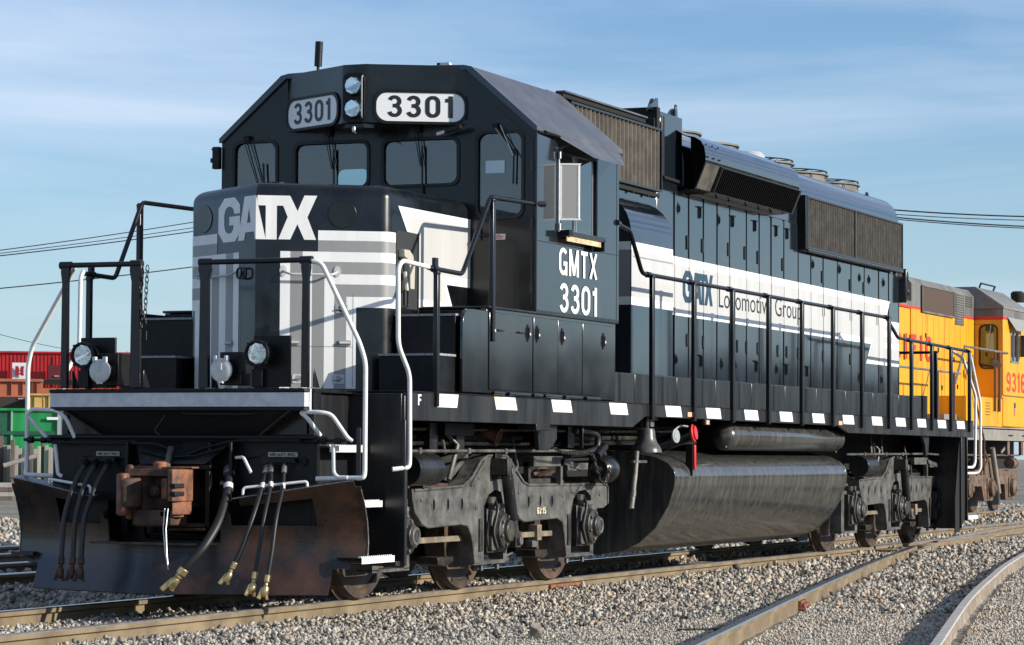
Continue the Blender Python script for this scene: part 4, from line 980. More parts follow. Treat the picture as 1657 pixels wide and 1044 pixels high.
# blower bulge beside the cab
def bulge(s):
    b = P()
    pr = [(.90, ZW+.003), (1.20, ZW+.003), (1.20, 3.34), (1.185, 3.43), (1.15, 3.52), (1.09, 3.60), (1.02, 3.66), (.90, 3.72)]
    b.prism([(s*y, z) for y, z in pr], 'x', 6.93, 8.15, BLK)
    b.add([(8.15, s*y, z) for y, z in pr]+[(8.15+(1.20-y)*2.4, s*.912, z) for y, z in [(p[0], p[1]) for p in pr]], [(i, i+1, 8+i+1, 8+i) for i in range(7)], BLK)
    f2 = lambda u, v, o: (u, s*(1.20+o), v)
    decal(b, [rct(6.935, 8.148, 2.62, 3.235)], f2, .002, WHT); decal(b, [rct(6.935, 8.148, 2.70, 3.155)], f2, .0035, LGR); decal(b, [rct(6.98, 8.148, 3.085, 3.10)], f2, .0045, MGR)
    f3 = lambda u, v, o: (6.93-o, s*u, v)
    decal(b, [rct(.92, 1.195, 3.155, 3.235), rct(.92, 1.195, 2.62, 2.70)], f3, .002, WHT); decal(b, [rct(.92, 1.195, 2.70, 3.155)], f3, .002, MGR)  # front band darker than the side band: its shade is put into the colour
    b.build('blower_housing', LOCO, ang=50)
for s in (-1, 1): bulge(s)
# flared dynamic-brake housing
FX0, FX1 = 9.10, 12.45
fl_pr = [(.90, 4.56), (1.00, 4.50), (1.10, 4.48), (1.17, 4.44), (1.21, 4.37), (1.225, 4.28), (1.22, 4.21), (1.11, 3.945), (1.0, 3.93), (.90, 3.93)]
for s in (-1, 1):
    b = P(); Lp = [(s*y, z) for y, z in fl_pr]
    n_ = len(Lp); v = [(FX0, *p) for p in Lp]+[(FX1, *p) for p in Lp]
    b.add(v, [(i, i+1, n_+i+1, n_+i) for i in range(n_-1)]+[tuple(range(n_, 2*n_))], BLK)
    inn = [(s*(y-.012), z-.006) for y, z in fl_pr]
    b.add([(FX0+.01, *p) for p in inn]+[(FX0+.5, *p) for p in inn], [(i, i+1, n_+i+1, n_+i) for i in range(n_-1)]+[tuple(range(n_, 2*n_))], DARK)
    b.box(FX0, 9.52, s*1.0, s*1.02, 3.93, 3.95, BLKD)
    dz, dy = .265, .11; l = math.hypot(dz, dy); ny, nz_ = dz/l, -dy/l
    slope = lambda u, v, o: (u, s*(1.11+.11*v+o*ny), 3.945+.265*v+o*nz_)
    b.plate(rct(FX0+.02, 9.56, .02, .98), slope, .002, .006, mat('galvanised panel', (.12, .11, .09), .4, col2=(.05, .048, .042), scale=6))
    for x in (9.15, 9.35, 9.54):
        for v_ in ((4.40, 1.205), (4.27, 1.228)): b.cyl((x, s*v_[1], v_[0]), (x, s*(v_[1]+.012), v_[0]), .010, MATB, 8)
    b.build('dynamic_brake_housing', LOCO, ang=35)
    b = P(); b.plate(rct(9.60, 12.38, .03, .97), slope, .002, .004, DARK)
    for k in range(44):
        x = 9.62+k*.0635; b.plate(rct(x, x+.012, .04, .96), slope, .004, .035, GRILD)
    b.plate(rct(9.58, 9.60, .0, 1.0), slope, .002, .04, BLKD); b.plate(rct(12.38, 12.44, .0, 1.0), slope, .002, .04, BLKD); b.plate(rct(9.6, 12.38, .97, 1.0), slope, .002, .04, BLKD); b.plate(rct(9.6, 12.38, .0, .03), slope, .002, .04, BLKD)
    b.build('brake_grille', LOCO, smooth=False)
# fans
def fan(x, z, r=.60, h=.22, guard=True):
    h *= .8; b = P(); b.lathe([(0, r), (h, r), (h, r+.03), (h+.02, r+.03), (h+.02, r-.03), (.04, r-.04)], (x, 0, z), (0, 0, 1), FANM, 40)
    b.cyl((x, 0, z+.02), (x, 0, z+h*.7), .16, MATB, 20)
    for k in range(8):
        a = R(45*k); b.obox((x+.15*math.cos(a), .15*math.sin(a), z+h*.45), (x+(r-.05)*math.cos(a), (r-.05)*math.sin(a), z+h*.45), .14, .01, MATB)
    f_ = b.build('roof_fan', LOCO)
    if guard:
        b = P()
        for rr3 in (.2, .4, r+.01): b.tube([(x+rr3*math.cos(R(q)), rr3*math.sin(R(q)), z+h+.05) for q in range(0, 360, 15)], .008, MATB, 6, closed=True)
        for k in range(12):
            a = R(30*k); b.tube([(x+.1*math.cos(a), .1*math.sin(a), z+h+.05), (x+(r+.01)*math.cos(a), (r+.01)*math.sin(a), z+h+.05), (x+(r+.02)*math.cos(a), (r+.02)*math.sin(a), z+h-.05)], .007, MATB, 6)
        b.build('fan_guard', f_)
fan(10.78, 4.60, .55, .13, False); fan(12.12, 4.60, .55, .13, False)
for x in (14.12, 15.58, 17.04): fan(x, 4.58, .60, .13)
b = P(); b.lathe([(0, .16), (.02, .19), (.16, .19), (.20, .15)], (12.95, -.45, 4.52), (0, 0, 1), mat('pale vent', (.42, .42, .42), .6), 20); b.build('roof_vent', LOCO)
b = P(); b.tube([(13.35, -.62, 4.46), (13.36, -.66, 4.60), (13.5, -.6, 4.66)], .014, MATB, 8); b.tube([(17.75, -.3, 4.5), (17.78, -.32, 4.66), (17.6, -.32, 4.68)], .016, MATB, 8, bend=.04); b.build('roof_grab', LOCO)
# ---- hood side livery
b = P(); fh = lambda u, v, o: (u, -HW-o, v)
for s in (-1, 1):
    fh = lambda u, v, o, s=s: (u, s*(HW+o), v)
    kx = 9.302 if False else 8.16
    decal(b, [[(kx, 2.620), (kx, 3.235), (17.52, 3.19), (17.30, 2.93), (17.985, 2.93), (17.985, 2.345), (16.36, 2.345), (16.59, 2.600)]], fh, .0085, WHT)
    decal(b, [[(kx, 2.695), (kx, 3.150), (17.36, 3.115), (17.16, 2.865), (17.985, 2.865), (17.985, 2.79), (17.2, 2.79), (17.2, 2.72), (17.985, 2.72), (17.985, 2.41), (16.46, 2.41), (16.70, 2.675)]], fh, .0095, LGR)
    decal(b, [rct(17.25, 17.985, 2.57, 2.64), rct(17.25, 17.985, 2.86, 2.925)], fh, .0102, WHT)
b.build('side_stripe', LOCO, smooth=False)
b = P(); fh = lambda u, v, o: (u, -HW-o, v)
def gx(poly): return [(9.245+(s+.609)/1.106*.99, 2.765+(z-2.893)/.36*.335) for s, z in poly]
decal(b, [gx(G_)], fh, .0112, NAVY); decal(b, [gx(A_)], fh, .0114, NAVY, holes=[gx(A_h)]); decal(b, [gx(TX_)], fh, .0118, NAVY)
font_text(b, 'Locomotive Group', fh, 10.44, 13.52, 2.700, 2.985, .0115, INK, bold=-.004)
b.build('side_lettering', LOCO, smooth=False)
# ---- hood doors: leaves a little proud, real gaps between
xd = [8.99, 9.45, 9.93, 10.39, 10.82, 11.42, 11.89, 12.34, 12.83, 13.40, 13.92, 14.44, 15.05, 15.67, 16.28, 16.97, 17.46, 17.97]
b = P()
for s in (-1, 1):
    for i, x in enumerate(xd):
        w_ = .009 if i in (1, 4, 7, 9, 11, 15) else .0035
        zt_ = 3.90 if x < 13.0 else 3.56
        b.box(x-w_/2, x+w_/2, s*HW, s*(HW+.0125), 1.97, zt_, mat('door gap', (.012, .012, .013), .7))
    b.box(9.0, 13.3, s*HW, s*(HW+.004), 3.90, 3.905, DARK)
b.build('door_gap', LOCO, smooth=False)
rd = random.Random(4)
for s in (-1, 1):
    for i in range(len(xd)-1):
        x0, x1 = xd[i]+.006, xd[i+1]-.006; z0, z1 = 1.975, (3.885 if xd[i+1] < 13.5 else 3.56)
        t1, t2 = rd.uniform(-.0045, .0045), rd.uniform(-.0016, .0016); b = P()
        off = lambda u, v: .0055+t1*(u-(x0+x1)/2)+t2*(v-(z0+z1)/2)
        b.plate(rct(x0, x1, z0, z1), lambda u, v, t, s=s: (u, s*(HW+(off(u, v) if t else 0)), v), 0, 1, BLK)
        b.build('hood_door', LOCO, bevel=.003)
DT = {0: 3.86}
def hood_latch(x, z, T_=False):
    b = P(); y = -HW-.008
    b.plate(rrect(x-.026, x+.026, z-.062, z+.062, .024, 4), lambda u, v, t: (u, y-t, v), 0, .003, BLK)
    b.plate(rrect(x-.013, x+.013, z-.048, z+.048, .012, 4), lambda u, v, t: (u, y-t, v), .003, .005, DARK)
    if T_: b.box(x-.009, x+.009, y-.018, y-.004, z-.05, z+.07, MATB); b.box(x-.08, x+.06, y-.020, y-.010, z+.060, z+.074, MATB)
    else: b.tube([(x, y-.008, z-.04), (x, y-.014, z), (x, y-.008, z+.03)], .008, MATB, 8)
    b.build('latch', LOCO)
for x, z, t_ in ((9.12, 3.74, 0), (9.80, 3.74, 1), (10.44, 3.72, 0), (10.92, 3.73, 1), (11.72, 3.74, 1), (12.52, 3.74, 1), (12.95, 3.74, 1), (14.00, 3.46, 0), (15.15, 3.47, 0), (16.05, 3.42, 0), (16.50, 3.42, 0), (17.2, 3.42, 0)): hood_latch(x, z, t_)
for i, x in enumerate((9.05, 9.85, 10.55, 11.02, 11.78, 12.55, 12.92, 13.75, 14.9, 16.05, 17.1)): hood_latch(x, 2.16, i in (1, 4, 6, 7, 8))
b = P()
for x, zz in ((9.40, 3.40), (9.9, 3.40), (10.78, 3.42), (11.36, 3.42), (11.84, 3.40), (12.78, 3.38), (14.40, 3.33), (15.62, 3.30), (16.25, 3.30)):
    b.box(x-.03, x-.012, -HW-.016, -HW, zz-.07, zz+.07, BLKD); b.cyl((x, -HW-.012, zz-.075), (x, -HW-.012, zz+.075), .008, BLKD, 8)
for x in (9.40, 9.93, 11.10, 11.42, 11.84, 12.6, 12.95, 13.40, 14.44, 15.62):
    b.box(x-.030, x-.010, -HW-.014, -HW, 2.32, 2.43, BLKD); b.cyl((x, -HW-.012, 2.30), (x, -HW-.012, 2.44), .007, MATB, 6)
for x in (14.44, 15.64, 16.9): b.box(x-.05, x-.02, -HW-.022, -HW, 2.86, 3.0, LGR); b.box(x+.05, x+.02, -HW-.022, -HW, 2.86, 3.0, LGR)
b.build('hinge', LOCO)
b = P(); b.box(9.16, 9.24, -HW-.004, -HW-.001, 3.53, 3.62, STK); b.box(9.16, 9.24, -HW-.0045, -HW-.001, 3.58, 3.62, STKR); b.build('sticker', LOCO, smooth=False)
b = P(); b.box(17.99, 18.2, -.80, .80, ZW, 4.2, BLK); b.cyl((18.0, -.85, 3.55), (18.12, -.98, 3.55), .09, MATB, 16); b.cyl((18.1, -.95, 3.35), (18.2, -.95, 3.35), .07, MATB, 16); b.box(17.99, 18.04, -1.02, -.85, 3.2, 3.65, BLKD); b.build('hood_end', LOCO, bevel=.02)

# ================================================================ TRUCKS
def truck(ox):
    ax_ = [1.66+ox, 3.68+ox, 5.80+ox]
    tr = MB(); X = lambda v: v+ox
    for s in (-1, 1):
        fr = [(1.93, .88), (2.95, .905), (3.15, .98), (3.34, 1.12), (3.50, 1.165), (3.90, 1.165), (4.00, 1.12), (4.30, .93), (4.42, .905), (6.37, .895), (6.42, .86), (6.42, .70), (6.30, .665), (6.14, .665), (6.08, .60), (6.08, .48), (5.98, .48), (5.98, .66), (5.97, .78), (5.84, .84), (5.66, .83), (5.52, .76), (5.46, .62), (5.46, .24), (5.34, .24), (5.28, .45), (5.22, .56), (5.10, .60), (4.30, .58), (4.18, .62), (4.08, .70), (3.98, .74), (3.93, .70), (3.93, .26), (3.85, .26), (3.85, .72), (3.80, .84), (3.66, .86), (3.52, .82), (3.42, .72), (3.42, .24), (3.22, .24), (3.14, .48), (3.05, .57), (2.90, .585), (2.25, .57), (2.12, .60), (1.98, .70), (1.95, .78)]
        holes = [circ(x, .745, .028, 14, .052) for x in (2.36, 2.65, 2.94, 4.42, 4.70, 4.98)]
        tr.plate([(X(u), v) for u, v in fr], lambda u, v, t, s=s: (u, s*(1.16-t), v), 0, .14, TRK, [[(X(u), v) for u, v in h] for h in holes])
        for h in holes: tr.plate([(X(u), v) for u, v in h], lambda u, v, t, s=s: (u, s*(1.150-t), v), 0, .002, DARK)  # black plugs stand in for the shade inside the frame holes
        for h in holes: tr.plate([(X(u), .745+(v-.745)*1.22) for u, v in [(u2+(u2-sum(q[0] for q in h)/len(h))*.45, v2) for u2, v2 in h]], lambda u, v, t, s=s: (u, s*(1.160+t), v), 0, .004, TRK, [[(X(u), v) for u, v in h]])
        tr.box(X(.75), X(2.0), s*.90, s*1.02, .70, .93, TRK)
        tr.box(X(1.28), X(1.40), s*.98, s*1.12, .24, .80, TRK); tr.box(X(1.88), X(1.98), s*.98, s*1.12, .24, .80, TRK); tr.box(X(1.28), X(1.98), s*.98, s*1.12, .225, .25, TRK)
        tr.box(X(3.22), X(3.93), s*1.03, s*1.15, .225, .258, TRK); tr.box(X(5.34), X(6.06), s*1.03, s*1.15, .225, .258, TRK); tr.box(X(5.98), X(6.06), s*1.03, s*1.15, .25, .5, TRK)
        # cast rims, bosses and bolted wear plates
        rim = [(1.95, .78), (1.98, .70), (2.12, .60), (2.25, .57), (2.90, .585), (3.05, .57), (3.14, .48), (3.22, .24)]
        rim2 = [(4.18, .62), (4.30, .58), (5.10, .60), (5.22, .56), (5.28, .45), (5.34, .24)]
        rim3 = [(1.97, .87), (2.95, .895), (3.15, .97), (3.34, 1.11), (3.50, 1.155), (3.90, 1.155), (4.00, 1.11), (4.30, .92), (4.42, .895), (6.37, .885), (6.41, .86), (6.41, .70)]
        for rm in (rim, rim2, rim3): tr.tube([(X(u), s*1.162, v) for u, v in rm], .013, TRK, 6)
        for u, v, r_ in ((3.30, .98, .035), (3.25, .72, .03), (5.25, .80, .03), (4.20, .84, .028), (2.12, .80, .03), (6.2, .80, .03)): tr.lathe([(0, r_), (.012, r_*.8)], (X(u), s*1.158, v), (0, s, 0), TRK, 12)
        tr.obox((X(3.12), s*1.165, .90), (X(3.44), s*1.165, 1.13), .02, .02, TRK); tr.obox((X(4.02), s*1.165, 1.08), (X(4.28), s*1.165, .93), .02, .02, TRK)
        for u, v in ((1.92, .60), (2.0, .55), (5.9, .20), (5.5, .2), (3.5, .2), (3.85, .2)): tr.lathe([(0, .02), (.05, .02)], (X(u), s*1.1, v+.02), (0, 0, -1), TRK, 6)
        tr.box(X(4.55), X(5.05), s*1.05, s*1.12, .905, .95, TRKD); tr.box(X(2.2), X(2.7), s*1.05, s*1.14, .89, .925, RUSTD)
        for xa in (3.34, 5.40, 3.88, 6.02): tr.box(X(xa-.04), X(xa+.03), s*1.16, s*1.175, .34, .62, TRKD)
        tr.prism([(X(3.0), .93), (X(3.40), 1.14), (X(3.40), 1.18), (X(2.9), .95)], 'y', s*1.02, s*.75, TRK)
        tr.box(X(2.0), X(6.3), s*.75, s*1.02, .88, .90, TRK)
        tr.box(X(4.45), X(5.15), s*.95, s*1.20, 1.06, 1.15, TRK); tr.box(X(5.10), X(5.15), s*1.15, s*1.2, .90, 1.12, TRK); tr.box(X(4.45), X(4.5), s*1.1, s*1.15, .92, 1.1, TRKD)
    tr.box(X(1.2), X(6.2), -.70, .70, .62, .86, DARK)
    T0 = tr.build('truck_frame', LOCO, bevel=.010)
    for s in (-1, 1):
        for i, xa in enumerate(ax_):
            b = P(); y = 1.05*s
            b.box(xa-.19, xa+.19, s*.95, s*1.16, .32, .70, TRKD); b.box(xa-.15, xa-.05, s*1.16, s*1.19, .34, .68, TRK)
            b.lathe([(0, .175), (.05, .175), (.07, .155), (.10, .150), (.115, .10), (.15, .09), (.16, .0005)], (xa+.02, s*1.15, .508), (0, s, 0), TRKD, 28)
            for k in range(6):
                a = R(60*k+20); b.cyl((xa+.02+.12*math.cos(a), s*1.25, .508+.12*math.sin(a)), (xa+.02+.12*math.cos(a), s*1.275, .508+.12*math.sin(a)), .018, TRK, 6)
            if i != 1: b.lathe([(0, .075), (.05, .075), (.05, .05), (.02, .045)], (xa+.05, s*1.26, .508), (0, s, 0), TRK, 20)
            b.box(xa-.13, xa+.14, s*1.14, s*1.20, .70, .74, TRK); b.cyl((xa-.05, s*1.12, .74), (xa-.05, s*1.12, .80), .06, TRKD, 12)
            b.tube([(xa-.1, s*1.2, .76), (xa-.14, s*1.24, .70), (xa-.20, s*1.22, .5), (xa-.15, s*1.24, .36)], .014, RUB, 8, bend=.05)
            b.build('journal_box', T0, bevel=.006)
        b = P(); b.tube([(X(3.66), s*1.27, 1.00), (X(3.86), s*1.27, .40)], .042, TRKD, 14); b.tube([(X(3.63), s*1.27, 1.09), (X(3.83), s*1.27, .50)], .026, MATB, 12)
        b.tube([(X(3.66), s*1.27, 1.0), (X(3.79), s*1.27, .60)], .052, BLKD, 16)
        b.box(X(3.56), X(3.66), s*1.16, s*1.32, .99, 1.13, TRKD); b.box(X(3.58), X(3.72), s*1.16, s*1.2, .95, 1.18, MATB)
        b.cyl((X(3.67), s*1.2, 1.02), (X(3.67), s*1.33, 1.02), .04, TRK, 12); b.cyl((X(3.86), s*1.2, .42), (X(3.86), s*1.33, .42), .04, TRK, 12); b.box(X(3.80), X(3.92), s*1.2, s*1.3, .36, .50, TRKD)
        b.build('shock_absorber', T0, bevel=.005)
        for xc, d0, d1 in ((1.98, -.42, .10), (5.95, -.40, .20)):
            b = P()
            if xc < 3: b.lathe([(0, .125), (.02, .13), (.40, .13), (.42, .135), (.46, .135), (.47, .11), (.49, .05), (.55, .04)], (X(1.70), s*1.22, 1.04), (1, 0, 0), BLKD, 28)
            else:
                b.lathe([(-.12, .03), (.0, .035), (.0, .09), (.05, .125), (.10, .135), (.22, .13), (.28, .10), (.31, .0005)], (X(5.80), s*1.30, 1.03), (1, 0, 0), BLKD, 28)
                b.box(X(5.28), X(5.8), s*1.16, s*1.20, 1.02, 1.09, TRK); b.obox((X(5.2), s*1.18, 1.10), (X(5.62), s*1.2, 1.04), .04, .05, TRK)
            b.build('brake_cylinder', T0, bevel=.004)
        b = P(); b.box(X(2.22), X(3.16), s*1.03, s*1.07, .43, .478, mat('bare brake rod', (.20, .16, .11), .6, var=.3, scale=10)); b.box(X(4.10), X(5.05), s*1.10, s*1.14, .43, .478, mat('bare brake rod', (.2, .16, .11), .6))
        b.box(X(4.62), X(4.72), s*1.08, s*1.17, .40, .54, mat('bare brake rod', (.2, .16, .11), .6)); b.box(X(4.55), X(4.68), s*1.08, s*1.15, .34, .40, TRK)
        b.tube([(X(3.95), s*1.05, .25), (X(4.25), s*1.02, .24)], .028, TRK, 10); b.tube([(X(3.98), s*1.1, .42), (X(4.05), s*1.1, .28), (X(4.2), s*1.1, .30)], .012, TRK, 8)
        for xx in (3.0, 5.18): b.prism([(X(xx-.18), .30), (X(xx+.14), .30), (X(xx+.14), .26), (X(xx), .22), (X(xx-.18), .24)], 'y', s*.80, s*1.0, TRKD)
        b.build('brake_rigging', T0, bevel=.005)
        b = P(); b.tube([(X(1.15), s*1.22, 1.185), (X(5.1), s*1.22, 1.20), (X(5.6), s*1.22, 1.19), (X(6.18), s*1.22, 1.19), (X(6.24), s*1.2, 1.12)], .014, TRK, 8, bend=.05)
        b.tube([(X(2.75), s*1.1, 1.33), (X(2.85), s*1.16, 1.24), (X(2.62), s*1.18, .95)], .02, TRK, 8); b.tube([(X(2.45), s*1.2, 1.28), (X(2.5), s*1.2, 1.17)], .014, TRK, 8)
        b.tube([(X(4.0), s*1.18, 1.30), (X(4.02), s*1.2, 1.16), (X(4.08), s*1.2, 1.06), (X(4.0), s*1.18, 1.0)], .010, TRK, 6, bend=.03)
        for xx in (1.9, 2.9, 3.7): b.box(X(xx), X(xx+.05), s*1.2, s*1.24, 1.17, 1.215, TRK)
        b.build('brake_pipe', T0)
    b = P(); ft = lambda u, v, o: (u, -1.16-o, v)
    if ox == 0:
        lettering(b, '62:15', ft, 4.63, 4.83, .635, .695, .002, mat('cream stencil', (.72, .62, .38), .6), t=.19); b.build('stencil', T0, smooth=False)
    for xa in ax_:
        b = P(); b.cyl((xa, -.86, .508), (xa, .86, .508), .09, DARK, 20)
        for s in (-1, 1):
            b.lathe([(-.06, .12), (-.06, .30), (-.03, .42), (-.045, .542), (-.02, .545), (-.005, .515), (.06, .508), (.075, .50), (.075, .44), (.050, .42), (.035, .30), (.05, .16), (.08, .12), (.09, .10)], (xa, s*.765, .508), (0, s, 0), WHL, 56)
        b.build('wheelset', T0, ang=25)
    b = P(); b.box(ax_[0]+.3, ax_[1]-.3, -.62, .62, .25, .65, DARK); b.box(ax_[1]+.3, ax_[2]-.3, -.62, .62, .25, .65, DARK); b.build('traction_motor', T0, bevel=.05)
    return T0
truck(0); truck(13.26)

# ---- underframe gear on the picture side
for s in (-1, 1):
    b = P(); tp = [(0, .17), (.65, .18), (.90, .215), (1.08, .30), (1.25, .45), (1.38, .66), (1.44, .84), (1.455, .95), (1.44, 1.02), (1.38, 1.09), (1.25, 1.15), (1.0, 1.20), (.6, 1.22), (0, 1.22)]
    b.prism([(s*y, z) for y, z in tp], 'x', 7.52, 13.62, TNK)
    b.prism([(s*y*1.004, .6+(z-.6)*1.008) for y, z in tp], 'x', 13.56, 13.60, TNK)
    t_ = b.build('fuel_tank', LOCO, bevel=.006, ang=32)
    b = P(); b.cyl((7.95, s*1.0, 1.22), (8.10, s*1.42, 1.38), .075, BLKD, 20); b.build('filler_neck', t_)
    b = P(); b.lathe([(0, .085), (.02, .09), (.03, .07), (.045, .07), (.05, .03)], (8.02, s*1.45, 1.385), (.1, s, .15), REDP, 20); b.build('fuel_cap', t_)
    b = P(); b.lathe([(0, .07), (.015, .07), (.016, .045), (.02, .044), (.021, .02)], (7.66, s*1.40, 1.355), (-.2, s, .1), mat('ring grey', (.3, .33, .33), .4), 20); b.tube([(7.68, s*1.38, 1.41), (7.8, s*1.40, 1.46), (7.92, s*1.44, 1.45)], .012, ALUM, 8, bend=.05); b.build('vent_cap', t_)
    b = P(); b.box(7.98, 8.0, s*1.40, s*1.47, .96, 1.275, MATB); b.build('gauge_bracket', t_)
    b = P(); b.box(8.005, 8.05, s*1.44, s*1.49, 1.02, 1.27, REDP); b.build('fuel_gauge', t_, bevel=.008)
    b = P(); b.lathe([(0, .0005), (.02, .07), (.06, .125), (.12, .15), (4.2, .15), (4.26, .125), (4.30, .07), (4.32, .0005)], (9.45, s*1.27, 1.368), (1, 0, 0), TNK, 32)
    for x in (10.4, 12.9): b.box(x, x+.04, s*1.1, s*1.3, 1.36, 1.55, BLKD)
    b.build('air_reservoir', LOCO, ang=50)
    b = P(); b.lathe([(0, .04), (.005, .075), (.03, .085), (.09, .088), (.14, .105), (.18, .135), (.21, .148), (.235, .150), (.235, .13), (.05, .07)], (6.88, s*1.38, 1.425), (0, 0, -1), mat('bell grey paint', (.085, .082, .075), .34, var=.3, scale=9), 32)
    b.cyl((6.88, s*1.38, 1.42), (6.88, s*1.38, 1.50), .03, BLKD, 12); b.box(6.80, 7.1, s*1.2, s*1.42, 1.50, 1.53, BLKD); b.box(6.95, 7.05, s*1.3, s*1.4, 1.44, 1.5, TRK); b.build('warning_bell', LOCO)
    b = P(); b.tube([(6.56, s*1.40, 1.20), (6.52, s*1.40, 1.0), (6.42, s*1.40, .66)], .024, mat('galvanised pipe', (.20, .19, .16), .5, var=.4, scale=12), 12); b.lathe([(-.03, .03), (.03, .03)], (6.46, s*1.4, .80), (.08, 0, .3), TRK, 12); b.box(6.48, 6.85, s*1.37, s*1.40, 1.09, 1.115, TRK); b.build('sand_pipe', LOCO)
    b = P()
    b.box(3.70, 4.02, s*1.35, s*1.527, 1.37, 1.43, BLKD); b.prism([(3.72, 1.43), (4.40, 1.43), (4.40, 1.30), (4.22, 1.20), (3.98, 1.20), (3.95, 1.36)], 'y', s*1.40, s*1.44, BLKD)
    b.box(4.98, 5.0, s*1.42, s*1.46, 1.22, 1.43, BLKD); b.prism([(17.2, 1.43), (17.55, 1.43), (17.5, 1.22), (17.38, 1.15), (17.34, 1.3)], 'y', s*1.40, s*1.44, BLKD)
    b.build('jacking_pad', LOCO, bevel=.006)
    b = P()
    for k, (y, z) in enumerate(((.95, 1.35), (1.02, 1.30), (1.08, 1.25), (.90, 1.40), (1.12, 1.37))): b.tube([(1.1+k*.1, s*y, z), (6.0, s*y, z+.02), (9.2, s*y, z+.05)], .022+.004*(k % 2), TRKD if k % 2 else BLKD, 8)
    for x in (2.3, 2.85, 4.6, 5.4): b.box(x, x+.16, s*.9, s*1.15, 1.18+(.05 if x > 3 else 0), 1.42, BLKD if x < 3 else MATB)
    b.box(2.5, 3.1, s*.95, s*1.2, 1.32, 1.42, MATB)
    for x in (14.3, 15.9, 16.4): b.tube([(x, s*1.1, 1.42), (x-.12, s*1.15, 1.2)], .018, TRK, 8)
    b.build('piping', LOCO)
b = P(); b.lathe([(0, .055), (.05, .06), (.13, .07), (.14, .082), (.15, .082), (.15, .06), (.05, .05)], (3.72, -1.02, 1.36), (.15, -1, -.35), mat('red oxide pipe', (.22, .09, .06), .6, var=.35, scale=20), 24); b.build('drain_pipe', LOCO)
b = P(); b.tube([(5.02, -1.36, 1.385), (5.40, -1.36, 1.385), (5.58, -1.38, 1.34), (5.56, -1.38, 1.22), (5.25, -1.38, 1.18), (4.9, -1.36, 1.17)], .030, RUB, 12, bend=.12); b.lathe([(-.03, .036), (.03, .036)], (5.15, -1.36, 1.385), (1, 0, 0), ALUM, 12); b.obox((5.04, -1.41, 1.38), (5.06, -1.41, 1.31), .02, .01, BRASS); b.tube([(5.42, -1.42, 1.15), (5.62, -1.42, 1.24)], .045, MATB, 14); b.build('cable_loom', LOCO)
b = P(); cp = [Vector(p) for p in ((4.35, -1.42, 1.23), (4.55, -1.42, 1.19), (4.9, -1.42, 1.175), (5.25, -1.42, 1.19), (5.36, -1.42, 1.15), (5.42, -1.43, 1.02), (5.50, -1.44, .92), (5.60, -1.44, .90), (5.72, -1.44, 1.0), (5.70, -1.44, 1.08))]
P_ = []; 
for i in range(len(cp)-1):
    n_ = max(1, int((cp[i+1]-cp[i]).length/.034)); P_ += [(cp[i].lerp(cp[i+1], k/n_), (cp[i+1]-cp[i]).normalized()) for k in range(n_)]
for i, (p, d) in enumerate(P_):
    sd_ = Vector((0, 1, 0)) if i % 2 else d.cross(Vector((0, 1, 0))).normalized()
    b.tube([p+d*.024*math.sin(R(q))+sd_*.013*math.cos(R(q)) for q in range(0, 360, 60)], .0055, TRKD, 5, closed=True)
b.build('safety_chain', LOCO)

# ================================================================ GROUND, BALLAST
def interp(pts, x):
    if x <= pts[0][0]: (x0, y0), (x1, y1) = pts[0], pts[1]
    elif x >= pts[-1][0]: (x0, y0), (x1, y1) = pts[-2], pts[-1]
    else:
        for k in range(len(pts)-1):
            if pts[k][0] <= x <= pts[k+1][0]: (x0, y0), (x1, y1) = pts[k], pts[k+1]; break
    return y0+(y1-y0)*(x-x0)/(x1-x0)
RA = [(-12, -6.95), (-6, -5.75), (-1.47, -4.84), (4.12, -3.73), (9.5, -2.69), (13.5, -1.93), (17.4, -1.27), (20, -.90), (22.3, -.60), (26, -.20), (30.6, .22), (38, .60), (48, .75), (70, .755)]
RB = [(-12, -8.5), (-6, -7.28), (-1.53, -6.35), (3.47, -5.315), (6.0, -4.82), (8.25, -4.40), (11.5, -3.80), (15.55, -3.12), (20, -2.42), (26, -1.62), (34, -1.0), (44, -.79), (70, -.755)]
T2 = [(-20, 5.55), (5, 5.05), (41, 4.35), (120, 2.85)]
def smooth_path(pts, x0, x1, st):
    P_ = []; x = x0
    xs_ = np.array([p[0] for p in pts]); 
    def cr(x):
        k = max(0, min(len(pts)-2, int(np.searchsorted(xs_, x))-1)); p0 = pts[max(0, k-1)]; p1 = pts[k]; p2 = pts[k+1]; p3 = pts[min(len(pts)-1, k+2)]
        t = (x-p1[0])/(p2[0]-p1[0]); h = p2[0]-p1[0]
        m1 = (p2[1]-p0[1])/(p2[0]-p0[0]) if p0 != p1 else (p2[1]-p1[1])/h
        m2 = (p3[1]-p1[1])/(p3[0]-p1[0]) if p3 != p2 else (p2[1]-p1[1])/h
        return (2*t**3-3*t**2+1)*p1[1]+(t**3-2*t*t+t)*h*m1+(-2*t**3+3*t*t)*p2[1]+(t**3-t*t)*h*m2
    while x < x1+1e-6: P_.append((x, float(cr(x)))); x += st
    return P_
rng = np.random.default_rng(3)
def vnoise(x, y, s, seed):
    xi = np.floor(x/s).astype(np.int64); yi = np.floor(y/s).astype(np.int64); fx = x/s-xi; fy = y/s-yi
    fx = fx*fx*(3-2*fx); fy = fy*fy*(3-2*fy)
    def h(a, b): 
        n = (a*374761393+b*668265263+seed*974634777) & 0x7fffffff; n = ((n ^ (n >> 13))*1274126177) & 0x7fffffff; return (n & 0xffff)/65535.0
    return (h(xi, yi)*(1-fx)+h(xi+1, yi)*fx)*(1-fy)+(h(xi, yi+1)*(1-fx)+h(xi+1, yi+1)*fx)*fy
xsA = np.array([p[0] for p in RA]); ysA = np.array([p[1] for p in RA]); xsB = np.array([p[0] for p in RB]); ysB = np.array([p[1] for p in RB])
